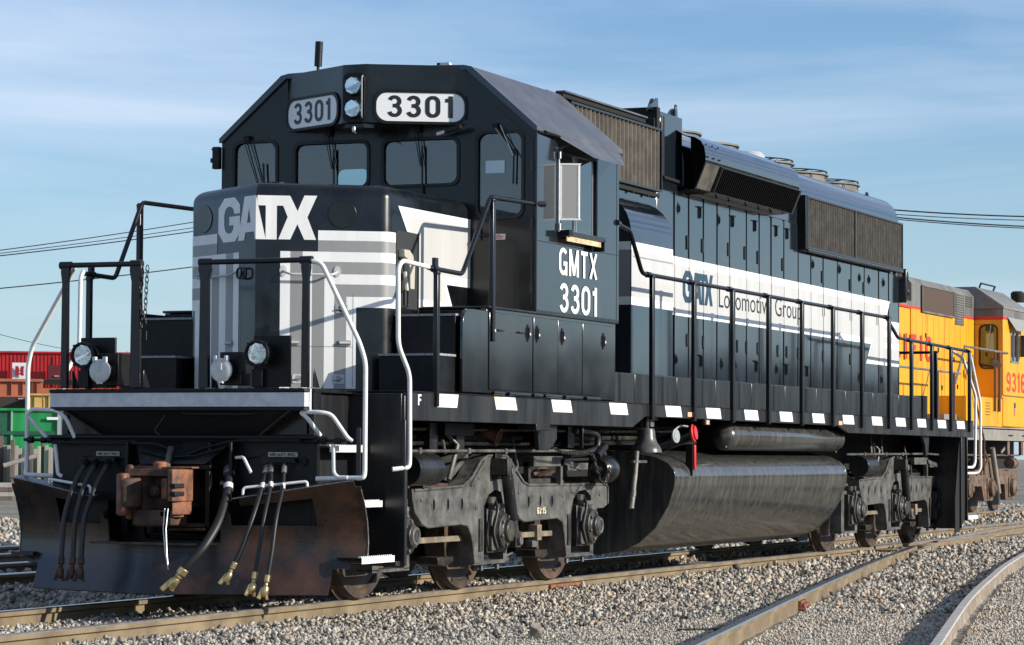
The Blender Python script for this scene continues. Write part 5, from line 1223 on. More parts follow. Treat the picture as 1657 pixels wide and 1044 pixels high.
def gz(x, y):
    z = np.full_like(x, -.24)
    def raise_(yc, half, top, fall):
        d = np.abs(y-yc)-half; t = np.clip(1-d/fall, 0, 1); t = t*t*(3-2*t); return -.24+(top+.24)*t
    z = np.maximum(z, raise_(0, 1.15, -.135, .9))
    yc2 = np.interp(x, [p[0] for p in T2], [p[1] for p in T2]); z = np.maximum(z, raise_(yc2, 1.3, -.15, .9))
    yd = (np.interp(x, xsA, ysA)+np.interp(x, xsB, ysB))/2; z = np.maximum(z, np.where(x < 45, raise_(yd, 1.0, -.145, 1.2), -.24))
    z = np.where((y < 0), np.maximum(z, -.19), z)
    z = z+.026*(vnoise(x, y, .9, 5)-.5)+.022*(vnoise(x, y, .33, 9)-.5)
    z = np.where(y > 9, -.24-.06*np.clip((y-9)/4, 0, 1), z)
    return z
gm = bpy.data.materials.new('gravel ground'); gm.use_nodes = True; t = gm.node_tree; bs = t.nodes['Principled BSDF']
geo = N(t, 'ShaderNodeNewGeometry'); vo = N(t, 'ShaderNodeTexVoronoi'); vo.inputs['Scale'].default_value = 34; vo2 = N(t, 'ShaderNodeTexVoronoi', feature='DISTANCE_TO_EDGE'); vo2.inputs['Scale'].default_value = 34
t.links.new(geo.outputs['Position'], vo.inputs['Vector']); t.links.new(geo.outputs['Position'], vo2.inputs['Vector'])
rp1 = N(t, 'ShaderNodeValToRGB'); e = rp1.color_ramp.elements; e[0].position = 0; e[0].color = (.15, .14, .12, 1); e[1].position = 1; e[1].color = (.60, .56, .49, 1)
sepc = N(t, 'ShaderNodeSeparateColor'); t.links.new(vo.outputs['Color'], sepc.inputs[0]); t.links.new(sepc.outputs[0], rp1.inputs[0])
nn = N(t, 'ShaderNodeTexNoise'); nn.inputs['Scale'].default_value = .5; nn.inputs['Detail'].default_value = 6; t.links.new(geo.outputs['Position'], nn.inputs['Vector'])
rp2 = N(t, 'ShaderNodeValToRGB'); rp2.color_ramp.elements[0].position = .35; rp2.color_ramp.elements[0].color = (.62, .58, .52, 1); rp2.color_ramp.elements[1].position = .7; rp2.color_ramp.elements[1].color = (1.05, 1.03, 1.0, 1)
mm = N(t, 'ShaderNodeMix', data_type='RGBA', blend_type='MULTIPLY'); mm.inputs[0].default_value = 1
t.links.new(nn.outputs['Fac'], rp2.inputs[0]); t.links.new(rp1.outputs[0], mm.inputs[6]); t.links.new(rp2.outputs[0], mm.inputs[7]); t.links.new(mm.outputs[2], bs.inputs['Base Color'])
bs.inputs['Roughness'].default_value = .9; bmp = N(t, 'ShaderNodeBump'); bmp.inputs['Distance'].default_value = .02; bmp.inputs['Strength'].default_value = 1
mr = N(t, 'ShaderNodeMapRange'); mr.inputs[2].default_value = .25; t.links.new(vo2.outputs['Distance'], mr.inputs[0]); t.links.new(mr.outputs[0], bmp.inputs['Height']); t.links.new(bmp.outputs[0], bs.inputs['Normal'])
def np_mesh(name, V, F, mats, attr=None, smooth=False):
    me = bpy.data.meshes.new(name); n = len(V); k = F.shape[1]
    me.vertices.add(n); me.vertices.foreach_set('co', V.astype(np.float32).ravel())
    me.loops.add(F.size); me.loops.foreach_set('vertex_index', F.astype(np.int32).ravel())
    me.polygons.add(len(F)); me.polygons.foreach_set('loop_start', np.arange(0, F.size, k, dtype=np.int32)); me.polygons.foreach_set('loop_total', np.full(len(F), k, dtype=np.int32))
    for m in mats: me.materials.append(m)
    if attr is not None:
        a = me.attributes.new('tone', 'FLOAT', 'POINT'); a.data.foreach_set('value', attr.astype(np.float32))
    me.update(calc_edges=True)
    if smooth: me.polygons.foreach_set('use_smooth', [True]*len(F))
    ob = bpy.data.objects.new(name, me); COL.objects.link(ob); return ob
# one sheet: fine grid in the yard, coarse out to the horizon
gx_ = np.concatenate([[-900, -200, -60, -25, -12], np.arange(-6, 40, .14), np.arange(40, 130, 1.2), [150, 250, 500, 1500]])
gy_ = np.concatenate([[-900, -300, -100, -40, -20], np.arange(-9, 9, .14), np.arange(9, 70, 1.5), [90, 200, 500, 1500]])
GX, GY = np.meshgrid(gx_, gy_, indexing='ij'); GZ = gz(GX, GY)
V = np.stack([GX, GY, GZ], -1).reshape(-1, 3); nx_, ny_ = len(gx_), len(gy_)
i_, j_ = np.meshgrid(np.arange(nx_-1), np.arange(ny_-1), indexing='ij'); a = (i_*ny_+j_).ravel()
struct(np_mesh('ground', V, np.stack([a, a+ny_, a+ny_+1, a+1], -1), [gm], smooth=True))

sm = bpy.data.materials.new('ballast stone'); sm.use_nodes = True; t = sm.node_tree; bs = t.nodes['Principled BSDF']; bs.inputs['Roughness'].default_value = .85
at = N(t, 'ShaderNodeAttribute', attribute_name='tone'); rp = N(t, 'ShaderNodeValToRGB'); el = rp.color_ramp.elements
el[0].position = 0; el[0].color = (.06, .055, .05, 1); el[1].position = 1; el[1].color = (.78, .72, .62, 1)
for p_, c_ in ((.18, (.20, .19, .175, 1)), (.45, (.38, .355, .315, 1)), (.62, (.50, .44, .345, 1)), (.80, (.56, .53, .485, 1)), (.93, (.46, .29, .17, 1))):
    q = el.new(p_); q.color = c_
t.links.new(at.outputs['Fac'], rp.inputs[0]); gp = N(t, 'ShaderNodeNewGeometry'); n4 = N(t, 'ShaderNodeTexNoise'); n4.inputs['Scale'].default_value = 90; n4.inputs['Detail'].default_value = 3
t.links.new(gp.outputs['Position'], n4.inputs['Vector']); m4 = N(t, 'ShaderNodeMix', data_type='RGBA', blend_type='MULTIPLY'); m4.inputs[0].default_value = .45
t.links.new(rp.outputs[0], m4.inputs[6]); t.links.new(n4.outputs['Fac'], m4.inputs[7])
br = N(t, 'ShaderNodeMix', data_type='RGBA', blend_type='MULTIPLY'); br.inputs[0].default_value = 1; br.inputs[7].default_value = (1.18, 1.15, 1.09, 1); t.links.new(m4.outputs[2], br.inputs[6]); t.links.new(br.outputs[2], bs.inputs['Base Color'])
# rock prototypes
bmx = bmesh.new(); bmesh.ops.create_icosphere(bmx, subdivisions=1, radius=1); PV = np.array([v.co[:] for v in bmx.verts]); PF = np.array([[v.index for v in f.verts] for f in bmx.faces]); bmx.free()
protos = []
for k in range(14):
    v = PV.copy(); d = rng.normal(size=(9, 3)); d /= np.linalg.norm(d, axis=1)[:, None]
    for dd in d:                                            # chop flat facets
        h = v@dd; lim = rng.uniform(.30, .68); ex = np.clip(h-lim, 0, None); v -= ex[:, None]*dd
    v *= np.array([1, rng.uniform(.65, .95), rng.uniform(.5, .8)]); protos.append(v)
def scatter(name, n, x0, x1, y0, y1, size, cull, tone=(0, 1), zoff=0.0, mask=None):
    X = rng.uniform(x0, x1, n); Y = rng.uniform(y0, y1, n)
    dx, dy = X-CAM.x, Y-CAM.y; cyw, syw = math.cos(_yaw), math.sin(_yaw)
    fwd = dx*cyw+dy*syw; rt = dx*syw-dy*cyw
    keep = (np.abs(rt) < fwd*.1768*1.3+.4) & (fwd > 15.5)
    if mask is not None: keep &= mask(X, Y)
    if cull: keep &= rng.uniform(size=n) < np.clip((cull/np.maximum(fwd, 1))**2, .10, 1)
    X, Y, fwd = X[keep], Y[keep], fwd[keep]; m = len(X)
    s = rng.uniform(size[0], size[1], m)*np.where(rng.uniform(size=m) < .06, 1.5, 1)*np.clip(fwd/cull if cull else 1, 1, 1.8)
    Z = gz(X, Y)+s*rng.uniform(.05, .75, m)+zoff
    # random rotations from quaternions
    q = rng.normal(size=(m, 4)); q /= np.linalg.norm(q, axis=1)[:, None]; w_, a, b_, c = q.T
    Rm = np.stack([1-2*(b_*b_+c*c), 2*(a*b_-c*w_), 2*(a*c+b_*w_), 2*(a*b_+c*w_), 1-2*(a*a+c*c), 2*(b_*c-a*w_), 2*(a*c-b_*w_), 2*(b_*c+a*w_), 1-2*(a*a+b_*b_)], -1).reshape(m, 3, 3)
    pid = rng.integers(0, len(protos), m); PVs = np.array(protos)[pid]*s[:, None, None]*.62
    V = np.einsum('mij,mkj->mki', Rm, PVs)+np.stack([X, Y, Z], -1)[:, None, :]; k = PV.shape[0]
    F = (PF[None]+(np.arange(m)*k)[:, None, None]).reshape(-1, 3)
    tn = rng.uniform(tone[0], tone[1], m)**1.0*np.clip(.75+.5*vnoise(X, Y, 1.6, 21), 0, 1.0)
    tn = np.repeat(np.clip(tn, 0, 1), k)
    return struct(np_mesh(name, V.reshape(-1, 3), F, [sm], tn), 'stuff')
ya = lambda X: np.interp(X, xsA, ysA); yb = lambda X: np.interp(X, xsB, ysB)
fine = lambda X, Y: ((Y < ya(X)) & (X < 4.6+.9*np.sin(Y*3)) & (Y > yb(X))) | ((Y < yb(X)) & (Y > -11)) | ((Y > ya(X)) & (Y < -1.6) & (X < 1.2+(Y+1.2)*-.9+.4*np.sin(Y*5)) & (Y < -2.7))
rail_clear = lambda X, Y: (np.abs(np.abs(Y)-.755) > .085) & (np.abs(Y-ya(X)) > .085) & (np.abs(Y-yb(X)) > .085)
scatter('track_ballast', 980000, -3.5, 34, -7, 3.2, (.020, .046), 21, mask=lambda X, Y: rail_clear(X, Y) & ~fine(X, Y) & ~((np.abs(Y) < .6) & (X > 8)))
scatter('fine_gravel', 520000, -4, 18, -8.5, -1.5, (.014, .030), 20, tone=(.3, .95), mask=lambda X, Y: rail_clear(X, Y) & fine(X, Y))
scatter('yard_gravel', 150000, 0, 60, 2.2, 22, (.04, .085), 26, tone=(.2, .9))

# ================================================================ RAILS
RW = mat('rail web rust', (.135, .095, .052), .65, scale=3, col2=(.27, .205, .12), bump=.002, bscale=40, thr=(.35, .7), streak=False)
RWD = mat('dusty rail rust', (.17, .13, .09), .75, scale=4, col2=(.34, .29, .23), bump=.002, thr=(.35, .65))
RH = mat('dull rail head', (.30, .27, .24), .42, metal=.55, var=.2, scale=8)
RHS = mat('shiny rail head', (.42, .43, .46), .18, metal=.9, var=.1, scale=8)
RHD = mat('dusty rail head', (.42, .38, .34), .7, var=.15, scale=8)
prof = [(-.075, -.172), (.075, -.172), (.075, -.160), (.02, -.145), (.009, -.13), (.009, -.055), (.036, -.042), (.0375, -.012), (.030, -.002), (-.030, -.002), (-.0375, -.012), (-.036, -.042), (-.009, -.055), (-.009, -.13), (-.02, -.145), (-.075, -.160)]
def rail(path, parent, web, head, z0=0):
    b = P(); n = len(prof); v = []
    for i, (x, y) in enumerate(path):
        x0, y0 = path[max(0, i-1)]; x1, y1 = path[min(len(path)-1, i+1)]; l = math.hypot(x1-x0, y1-y0); px, py = -(y1-y0)/l, (x1-x0)/l
        for q, zz in prof: v.append((x+px*q, y+py*q, zz+z0))
    fw = []; fh_ = []
    for i in range(len(path)-1):
        for k in range(n):
            f = (i*n+k, i*n+(k+1) % n, (i+1)*n+(k+1) % n, (i+1)*n+k); (fh_ if k in (7, 8, 9) else fw).append(f)
    fw += [tuple(range(n)), tuple((len(path)-1)*n+k for k in reversed(range(n)))]
    o = len(b.v); b.add(v, fw, web); i_ = b.mid(head)
    for f in fh_: b.f.append(f); b.mi.append(i_)
    return b.build('rail', parent, ang=35)
def joint(x, y, dy, parent, L=.62, side=-1):
    b = P(); m_ = mat('rusty joint bar', (.16, .05, .03), .75, scale=12, col2=(.30, .12, .06), bump=.003)
    b.obox((x-L/2, y-dy*L/2+side*.024, -.095), (x+L/2, y+dy*L/2+side*.024, -.095), .028, .078, m_)
    for k in range(6):
        t_ = (k-2.5)/6*L; b.lathe([(0, .021), (.03, .019)], (x+t_, y+dy*t_+side*.036, -.095), (0, side, 0), m_, 6); b.box(x+t_-.02, x+t_+.02, y+dy*t_+side*.04, y+dy*t_+side*.055, -.125, -.10, m_)
    b.box(x-L/2-.02, x-L/2+.02, y-dy*L/2+side*.01, y-dy*L/2+side*.07, -.165, -.12, m_); b.box(x+L/2-.02, x+L/2+.02, y+dy*L/2+side*.01, y+dy*L/2+side*.07, -.165, -.12, m_)
    return b.build('joint_bar', parent, bevel=.003)
TR1 = thing('railway_track', (0, 0, -.17), 'straight track of rust brown rails under the black locomotive', 'railway track')
rail([(-14, -.755), (17.2, -.755)], TR1, RW, RH); rail([(17.3, -.755), (120, -.755)], TR1, RW, RH); rail([(-14, .755), (120, .755)], TR1, RW, RHS)
joint(6.3, -.755, 0, TR1, .8)
b = P()                                                     # frog casting where the two rails cross
b.prism([(17.3, -1.36), (19.5, -1.05), (21.5, -.86), (23.6, -.845), (23.6, -.66), (21.0, -.60), (18.4, -.69), (17.3, -.69)], 'z', -.165, -.05, RWD)
b.obox((18.4, -1.12, -.055), (22.9, -.93, -.055), .035, .10, RW); b.obox((22.9, -.93, -.055), (23.8, -.95, -.09), .03, .09, RW)
for k in range(7): b.lathe([(0, .026), (.04, .022)], (18.8+k*.6, -1.13+k*.026, -.07), (0, -1, 0), RW, 6)
b.obox((17.9, -1.22, -.012), (19.3, -1.02, -.012), .09, .02, RHS); b.build('frog', TR1, bevel=.006)
TR2 = thing('railway_track', (0, -5, -.17), 'diverging curved track of the turnout, sweeping out to the foreground on the right', 'railway track')
pA = smooth_path(RA, -12, 48, .5); pB = smooth_path(RB, -12, 44, .5)
rail([p for p in pA if p[0] <= 17.6], TR2, RW, RHS); rail([p for p in pA if p[0] >= 19.6], TR2, RW, RH)
b_ = rail(pB, TR2, RWD, RHD); b_['label'] = 'pale dusty outer rail bending out of the lower right corner'
joint(4.3, interp(RA, 4.3), .195, TR2, .42); joint(16.9, interp(RA, 16.9)-.0, .17, TR2, .42)
TR3 = thing('railway_track', (0, 5, -.17), 'track behind the black locomotive, carrying the yellow locomotive', 'railway track')
for s in (-.755, .755): rail([(x, interp(T2, x)+s) for x in (-20, 5, 41, 120)], TR3, RW, RHS)
TR4 = thing('railway_track', (0, 8.6, -.2), 'farthest of the shaded tracks at the left edge', 'railway track')
for s in (-.755, .755): rail([(-20, 9.4+s), (40, 8.3+s)], TR4, RW, RHS, z0=-.05)
TIE = mat('weathered tie wood', (.035, .03, .026), .85, scale=5, col2=(.14, .12, .10), bump=.006, bscale=20)
for x in (-3.3, -2.7, -2.1, -1.5, -.9, -.3): b = P(); b.box(x, x+.22, -1.25, 1.3, -.32, -.118-.004*(x % .5), TIE); b.build('tie', TR1, bevel=.01)
for k in range(16):
    x = 2.6+k*.62; yc = interp(T2, x); b = P(); b.box(x, x+.22, yc-1.3, yc+1.3, -.32, -.135, TIE); b.build('tie', TR3, bevel=.01)
# odd stones and debris lying on the gravel
def debris(name, x, y, s, label, cat, m, seed, sc=(1, 1, 1)):
    r_ = random.Random(seed); bm = bmesh.new(); bmesh.ops.create_icosphere(bm, subdivisions=3, radius=s)
    D = [Vector((r_.gauss(0, 1), r_.gauss(0, 1), r_.gauss(0, 1))).normalized() for _ in range(9)]
    for v in bm.verts:
        for d in D:
            h = v.co.dot(d)-s*.62
            if h > 0: v.co -= d*h
        v.co = Vector((v.co.x*sc[0], v.co.y*sc[1], v.co.z*sc[2]))
    me = bpy.data.meshes.new(name); bm.to_mesh(me); bm.free(); me.materials.append(m); o = bpy.data.objects.new(name, me); COL.objects.link(o)
    o.location = (x, y, float(gz(np.array([x]), np.array([y]))[0])+s*sc[2]*.6); o.rotation_euler = (0, 0, r_.uniform(0, 3)); tag(o, label, cat)
debris('rock', .3, -2.9, .075, 'large pinkish brown rock standing on the gravel in front of the rail', 'rock', mat('brown rock', (.27, .22, .17), .85, var=.3, scale=12, bump=.006), 3, (.8, .8, 1.2))
b = P(); b.obox((1.0, -3.75, -.135), (1.16, -4.05, -.13), .05, .03, mat('charred wood', (.02, .017, .015), .8)); tag(b.build('charred_stick', None, bevel=.008, loc=(1.05, -3.9, -.14)), 'black charred piece of wood lying on the fine gravel in the foreground', 'wood scrap')
b = P(); b.obox((5.2, -4.25, -.115), (6.2, -4.45, -.11), .03, .02, TIE); tag(b.build('wood_splinter', None, bevel=.004, loc=(5.6, -4.3, -.12)), 'thin weathered wood strip lying between the diverging rails', 'wood scrap')

# ================================================================ YELLOW LOCOMOTIVE
YL = mat('yellow paint', (.74, .34, .006), .45, scale=4.0, col2=(.46, .19, .012), streak=True, thr=(.5, .78))
YR = mat('red trim paint', (.60, .03, .02), .45); YG = mat('harbour grey paint', (.10, .098, .092), .6, scale=3, col2=(.20, .19, .17), streak=True)
YU = mat('underframe grey', (.20, .19, .17), .65, scale=4, col2=(.28, .25, .21)); YT = mat('dusty brown truck', (.07, .042, .028), .75, scale=5, col2=(.20, .13, .085), bump=.004)
BROWN = mat('brown grille', (.07, .042, .025), .7)
YO = thing('diesel_locomotive', (40, 4.35, 0), 'yellow and grey diesel locomotive with red number 9316, on the track behind the black one', 'locomotive')
cyl = 4.35; ys_ = cyl-1.53; yh_ = cyl-.92
def yb_(name, *boxes, m=YL, bv=.01, par=YO):
    b = P()
    for q in boxes: b.box(*q[:6], q[6] if len(q) > 6 else m)
    return b.build(name, par, bevel=bv)
hp = [(-.92, 1.76), (-.92, 4.51), (.92, 4.51), (.92, 1.76)]
b = P(); b.prism([(cyl+y, z) for y, z in hp], 'x', 35.25, 40.43, YL); b.prism([(cyl+y*.97, min(z, 4.17)) for y, z in hp], 'x', 26.0, 35.25, YL)
fy = lambda u, v, o: (u, yh_-o, v)
decal(b, [rct(35.25, 40.43, 4.075, 4.515)], fy, .002, YG); b.prism([(cyl-.92, 4.512), (cyl-.80, 4.655), (cyl+.80, 4.655), (cyl+.92, 4.512)], 'x', 35.25, 40.43, YG)
decal(b, [rct(26, 40.43, 4.03, 4.078)], fy, .004, YR); decal(b, [rct(26, 35.24, 4.078, 4.165)], fy, .004, YG)
b.add([(35.24, cyl-.92, 4.05), (35.24, cyl+.92, 4.05), (35.24, cyl+.92, 4.52), (35.24, cyl+.8, 4.66), (35.24, cyl-.8, 4.66), (35.24, cyl-.92, 4.52)], [(0, 1, 2, 3, 4, 5)], YG)
for x in (36.1, 36.5, 36.95, 37.4, 37.85, 38.25, 38.7, 39.2, 39.7): b.box(x, x+.012, yh_-.004, yh_, 1.8, 3.95, mat('dark seam', (.20, .10, .01), .7))
for x, z in ((36.3, 3.5), (37.3, 3.25), (38.6, 3.1), (39.4, 3.3), (37.6, 2.5), (38.9, 2.55)): b.box(x, x+.05, yh_-.02, yh_, z, z+.09, MATB)
b.build('hood', YO, bevel=.02)
yb_('grille', (35.98, 38.52, yh_-.03, yh_+.02, 4.02, 4.50, BROWN), (35.95, 38.56, yh_-.045, yh_-.02, 3.985, 4.02, YG), (35.95, 38.56, yh_-.045, yh_-.02, 4.50, 4.52, YG), (35.95, 35.99, yh_-.045, yh_-.02, 4.0, 4.52, YG), (38.52, 38.56, yh_-.045, yh_-.02, 4.0, 4.52, YG), bv=.004)
for x0, x1, z0, z1, nx2, nz2 in ((38.74, 39.46, 3.86, 4.50, 5, 13), (39.66, 40.2, 4.27, 4.50, 4, 5)):
    b = P(); b.box(x0, x1, yh_-.012, yh_-.004, z0, z1, YG)
    for i in range(nx2):
        for j in range(nz2):
            u = x0+(i+.25)*(x1-x0)/nx2; v_ = z0+(j+.3)*(z1-z0)/nz2; b.box(u, u+(x1-x0)/nx2*.6, yh_-.016, yh_-.012, v_, v_+(z1-z0)/nz2*.5, DARK)
    b.build('vent_louvre', YO, smooth=False)
b = P(); lettering(b, 'UNION PACIFIC', fy, 28.6, 36.78, 3.03, 3.53, .006, YR, t=.19, gap=.36); b.build('road_name', YO, smooth=False)
# cab
cp2 = [(-1.53, 1.80), (-1.53, 4.29), (-.93, 4.70), (.93, 4.70), (1.53, 4.29), (1.53, 1.80)]
b = P(); yd = rrect(cyl-1.40, cyl-1.03, 3.02, 3.92, .12)
b.prism([(cyl+y, z) for y, z in cp2], 'x', 40.43, 40.50, YL, [yd])
b.plate([(40.5, 1.8), (42.9, 1.8), (42.9, 4.28), (40.5, 4.28)], lambda u, v, t: (u, ys_+t, v), 0, .05, YL, [rct(41.12, 41.85, 3.18, 3.80)])
b.box(40.5, 42.9, cyl+1.48, cyl+1.53, 1.8, 4.28, YL); b.prism([(cyl+y, z) for y, z in cp2], 'x', 42.9, 42.96, YL)
fyc = lambda u, v, o: (u, ys_-o, v); decal(b, [rct(40.43, 42.96, 4.10, 4.29)], fyc, .002, YG); decal(b, [rct(40.43, 42.96, 4.04, 4.10)], fyc, .003, YR)
fye = lambda u, v, o: (40.43-o, u, v); decal(b, [[(ys_, 4.10), (ys_, 4.29), (cyl-.93, 4.70), (cyl-.93, 4.10)]], fye, .002, YG); decal(b, [rct(ys_, cyl-.92, 4.03, 4.10)], fye, .003, YR)
b.box(40.44, 42.9, ys_+.06, cyl+1.4, 2.4, 2.5, DARK); b.box(42.2, 42.8, ys_+.1, cyl+1.4, 2.5, 4.2, DARK)
b.build('cab', YO, bevel=.01)
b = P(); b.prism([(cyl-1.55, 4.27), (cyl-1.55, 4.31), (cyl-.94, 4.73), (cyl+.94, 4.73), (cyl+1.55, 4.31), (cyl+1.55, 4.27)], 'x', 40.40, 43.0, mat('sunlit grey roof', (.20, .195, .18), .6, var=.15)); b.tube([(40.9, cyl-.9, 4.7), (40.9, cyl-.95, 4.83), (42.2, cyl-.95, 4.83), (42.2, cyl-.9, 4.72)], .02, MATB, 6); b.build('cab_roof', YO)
b = P(); b.prism(rrect(cyl-1.42, cyl-1.01, 3.0, 3.94, .13), 'x', 40.415, 40.432, RUB, [rrect(cyl-1.39, cyl-1.04, 3.03, 3.91, .11)]); b.prism(yd, 'x', 40.45, None, GLASS); b.box(40.46, 40.465, cyl-1.33, cyl-1.16, 3.38, 3.75, PAPER); b.obox((40.40, cyl-1.28, 3.92), (40.40, cyl-1.22, 3.55), .012, .012, ALUM); b.build('door_window', YO)
b = P(); b.box(41.10, 41.87, ys_-.012, ys_, 3.15, 3.19, ALUM); b.box(41.10, 41.13, ys_-.012, ys_, 3.15, 3.83, ALUM); b.box(41.84, 41.87, ys_-.012, ys_, 3.15, 3.83, ALUM); b.box(41.13, 41.86, ys_+.02, ys_+.024, 3.18, 3.8, GLASS); b.box(41.46, 41.49, ys_-.004, ys_+.02, 3.18, 3.8, ALUM); b.build('side_window', YO)
b = P(); b.plate([(40.80, 0), (42.30, 0), (42.12, .28), (41.05, .28)], lambda u, v, t: (u, ys_-.02-v*.45, 4.10-v*.95-t), 0, .01, mat('pale shade', (.25, .25, .24), .6)); b.build('sunshade', YO)
b = P(); b.box(41.93, 42.02, ys_-.16, ys_-.02, 3.3, 3.76, MATB); b.box(41.88, 41.93, ys_-.14, ys_-.04, 3.32, 3.74, BROWN); b.build('mirror', YO, bevel=.01)
b = P(); lettering(b, '9316', fyc, 40.72, 42.50, 2.53, 2.95, .003, YR, t=.16, gap=.16); b.build('cab_number', YO, smooth=False)
b = P(); b.box(40.43, 42.96, ys_-.008, ys_, 2.43, 2.46, mat('dark seam', (.20, .10, .01), .7)); b.box(40.3, 40.45, ys_-.004, ys_+.05, 2.40, 2.44, YL)
fl_ = [(41.42, 2.02), (41.42, 2.31), (41.56, 2.31), (41.56, 2.06), (41.49, 2.0)]; decal(b, [[(u, max(v, 2.2)) for u, v in fl_[:4]]], fyc, .010, NAVY); decal(b, [[(41.42, 2.2), (41.56, 2.2), (41.56, 2.07), (41.49, 2.02), (41.42, 2.07)]], fyc, .010, mat('shield pink', (.60, .20, .16), .5)); b.build('side_shield', YO, smooth=False)
b = P(); b.box(37.25, 40.43, ys_+.02, yh_, 1.79, 2.38, YL); b.box(40.0, 40.35, ys_+.01, ys_+.02, 1.85, 2.36, YL)
for k in range(5): b.box(38.9, 39.3, ys_+.005, ys_+.02, 2.02+k*.06, 2.035+k*.06, mat('dark seam', (.20, .10, .01), .7))
b.box(36.2, 37.2, ys_+.2, yh_, 1.78, 2.0, YU); b.build('battery_box', YO, bevel=.01)
b = P(); b.box(26, 46, ys_, cyl+1.53, 1.72, 1.78, YU); b.box(26, 46, ys_, ys_+.03, 1.50, 1.76, YU); b.box(26, 46, cyl-.5, cyl+.5, .9, 1.7, DARK)
for x in range(27, 46, 1): b.box(x, x+.08, ys_+.03, cyl+1.4, 1.5, 1.7, DARK)
for x in (38.3, 40.9, 42.2): b.box(x, x+.35, ys_-.02, ys_, 1.60, 1.63, MATB); b.box(x+.1, x+.3, ys_+.04, ys_+.1, 1.2, 1.5, YT)
b.build('underframe', YO, bevel=.008)
b = P(); lettering(b, '9316', fyc, 38.5, 39.9, 1.79, 1.83, -.04, WHT, t=.2) if False else None
b = P(); yr = ys_-.02
b.tube([(37.03, yr, 3.35), (40.75, yr, 3.34)], .024, YG, 8); b.tube([(37.0, yr, 3.36), (36.2, yr, 2.6)], .024, YG, 8); b.tube([(26, yr, 2.80), (36.6, yr, 2.80)], .022, YG, 8)
for x in (40.0, 39.6): b.tube([(x, yr, 2.1), (x, yr, 3.33)], .028, mat('brown post', (.10, .04, .02), .5), 8)
for x in (34.8, 36.1, 37.4): b.tube([(x, yr, 1.7), (x, yr, 2.8)], .03, mat('brown post', (.10, .04, .02), .5), 8)
b.tube([(37.6, yr, 3.2), (37.7, yr, 2.5), (38.4, yr-.05, 1.5), (38.4, yr-.05, .8)], .022, mat('brown post', (.10, .04, .02), .5), 8)
b.build('handrail', YO)
b = P(); b.cyl((39.6, yr+.05, 3.12), (39.5, yr-.02, 3.1), .08, RUSTD, 14); b.cyl((39.75, yr, 3.08), (39.7, yr-.06, 3.05), .06, RUSTD, 12); b.build('door_lamp', YO)
def ytruck(ox):
    b = P(); y = cyl-1.15
    fr = [(0, .88), (1.0, .9), (1.5, 1.15), (2.0, 1.15), (2.5, .9), (4.4, .88), (4.4, .66), (4.1, .6), (4.0, .24), (3.3, .24), (3.2, .58), (2.3, .58), (2.1, .24), (1.3, .24), (1.1, .55), (.2, .55), (0, .7)]
    b.plate([(u+ox, v) for u, v in fr], lambda u, v, t: (u, y+t, v), 0, .12, YT); b.box(ox-.4, ox+4.4, cyl-.7, cyl+.7, .5, .9, DARK)
    for xa in (ox-.3, ox+1.72, ox+3.72):
        b.box(xa-.2, xa+.2, y-.03, y+.1, .3, .72, YT); b.lathe([(0, .19), (.08, .18), (.12, .08), (.14, .07)], (xa, y-.03, .51), (0, -1, 0), YT, 20)
        b.lathe([(-.05, .3), (-.03, .54), (-.005, .515), (.06, .508), (.075, .44), (.04, .3), (.08, .1)], (xa, cyl-.765, .51), (0, -1, 0), WHL, 32); b.cyl((xa, cyl-.8, .51), (xa, cyl+.8, .51), .08, DARK, 10)
    b.tube([(ox-.5, y-.05, 1.2), (ox+4.4, y-.05, 1.2)], .02, YT, 8); b.tube([(ox+1.6, y-.1, 1.35), (ox+2.1, y-.12, .4)], .06, YU, 10); b.lathe([(0, .12), (.4, .12)], (ox+.1, y-.1, 1.03), (1, 0, 0), YT, 16); b.lathe([(0, .12), (.4, .12)], (ox+3.2, y-.1, 1.03), (1, 0, 0), YT, 16)
    b.tube([(ox+.8, y-.05, 1.5), (ox+1.2, y-.1, 1.1), (ox+.6, y-.1, .8)], .025, YT, 8); b.tube([(ox+2.4, y-.1, 1.25), (ox+3.3, y-.05, 1.45)], .03, YU, 8)
    b.build('truck', YO, bevel=.008)
ytruck(39.0); ytruck(27.5)
b = P(); b.box(32.5, 38.2, cyl-1.2, cyl+1.2, .25, 1.2, YT); b.build('fuel_tank', YO, bevel=.15)
b = P(); b.lathe([(0, .10), (.1, .15), (.2, .15), (.24, .10)], (44.6, cyl-.9, 4.62), (0, 0, 1), DARK, 16); b.lathe([(0, .13), (.22, .12)], (45.3, cyl-.8, 4.65), (0, 0, 1), DARK, 16); b.build('roof_horn', YO)
b = P(); b.prism([(cyl+y*.9, z) for y, z in hp], 'x', 43.0, 46.0, YL); b.build('short_hood', YO)

# ================================================================ LEFT BACKGROUND
DIRL = lambda u, D, z: (lambda d: (CAM.x+d.x*D, CAM.y+d.y*D, z))(Vector((math.cos(_yaw+math.atan((828.5-u)/4685)), math.sin(_yaw+math.atan((828.5-u)/4685)), 0)))
zpx = lambda y, D, u=0: CAM.z+(730.5+u*.0055-y)/4685*D*.985
bdir = Vector((-math.sin(_yaw+.16), math.cos(_yaw+.16), 0)); fdir = Vector((math.cos(_yaw+.16), math.sin(_yaw+.16), 0))
def bgbox(b, u0, u1, D, z0, z1, dep, m):                   # box squared to the yard, from bearing u0 to u1 at distance D
    p0 = Vector(DIRL(u0, D, 0)); p1 = Vector(DIRL(u1, D, 0)); v = []
    for z in (z0, z1):
        for q in (p0, p1, p1+fdir*dep, p0+fdir*dep): v.append((q.x, q.y, z))
    return b.add(v, [(3, 2, 1, 0), (4, 5, 6, 7), (0, 1, 5, 4), (1, 2, 6, 5), (2, 3, 7, 6), (3, 0, 4, 7)], m)
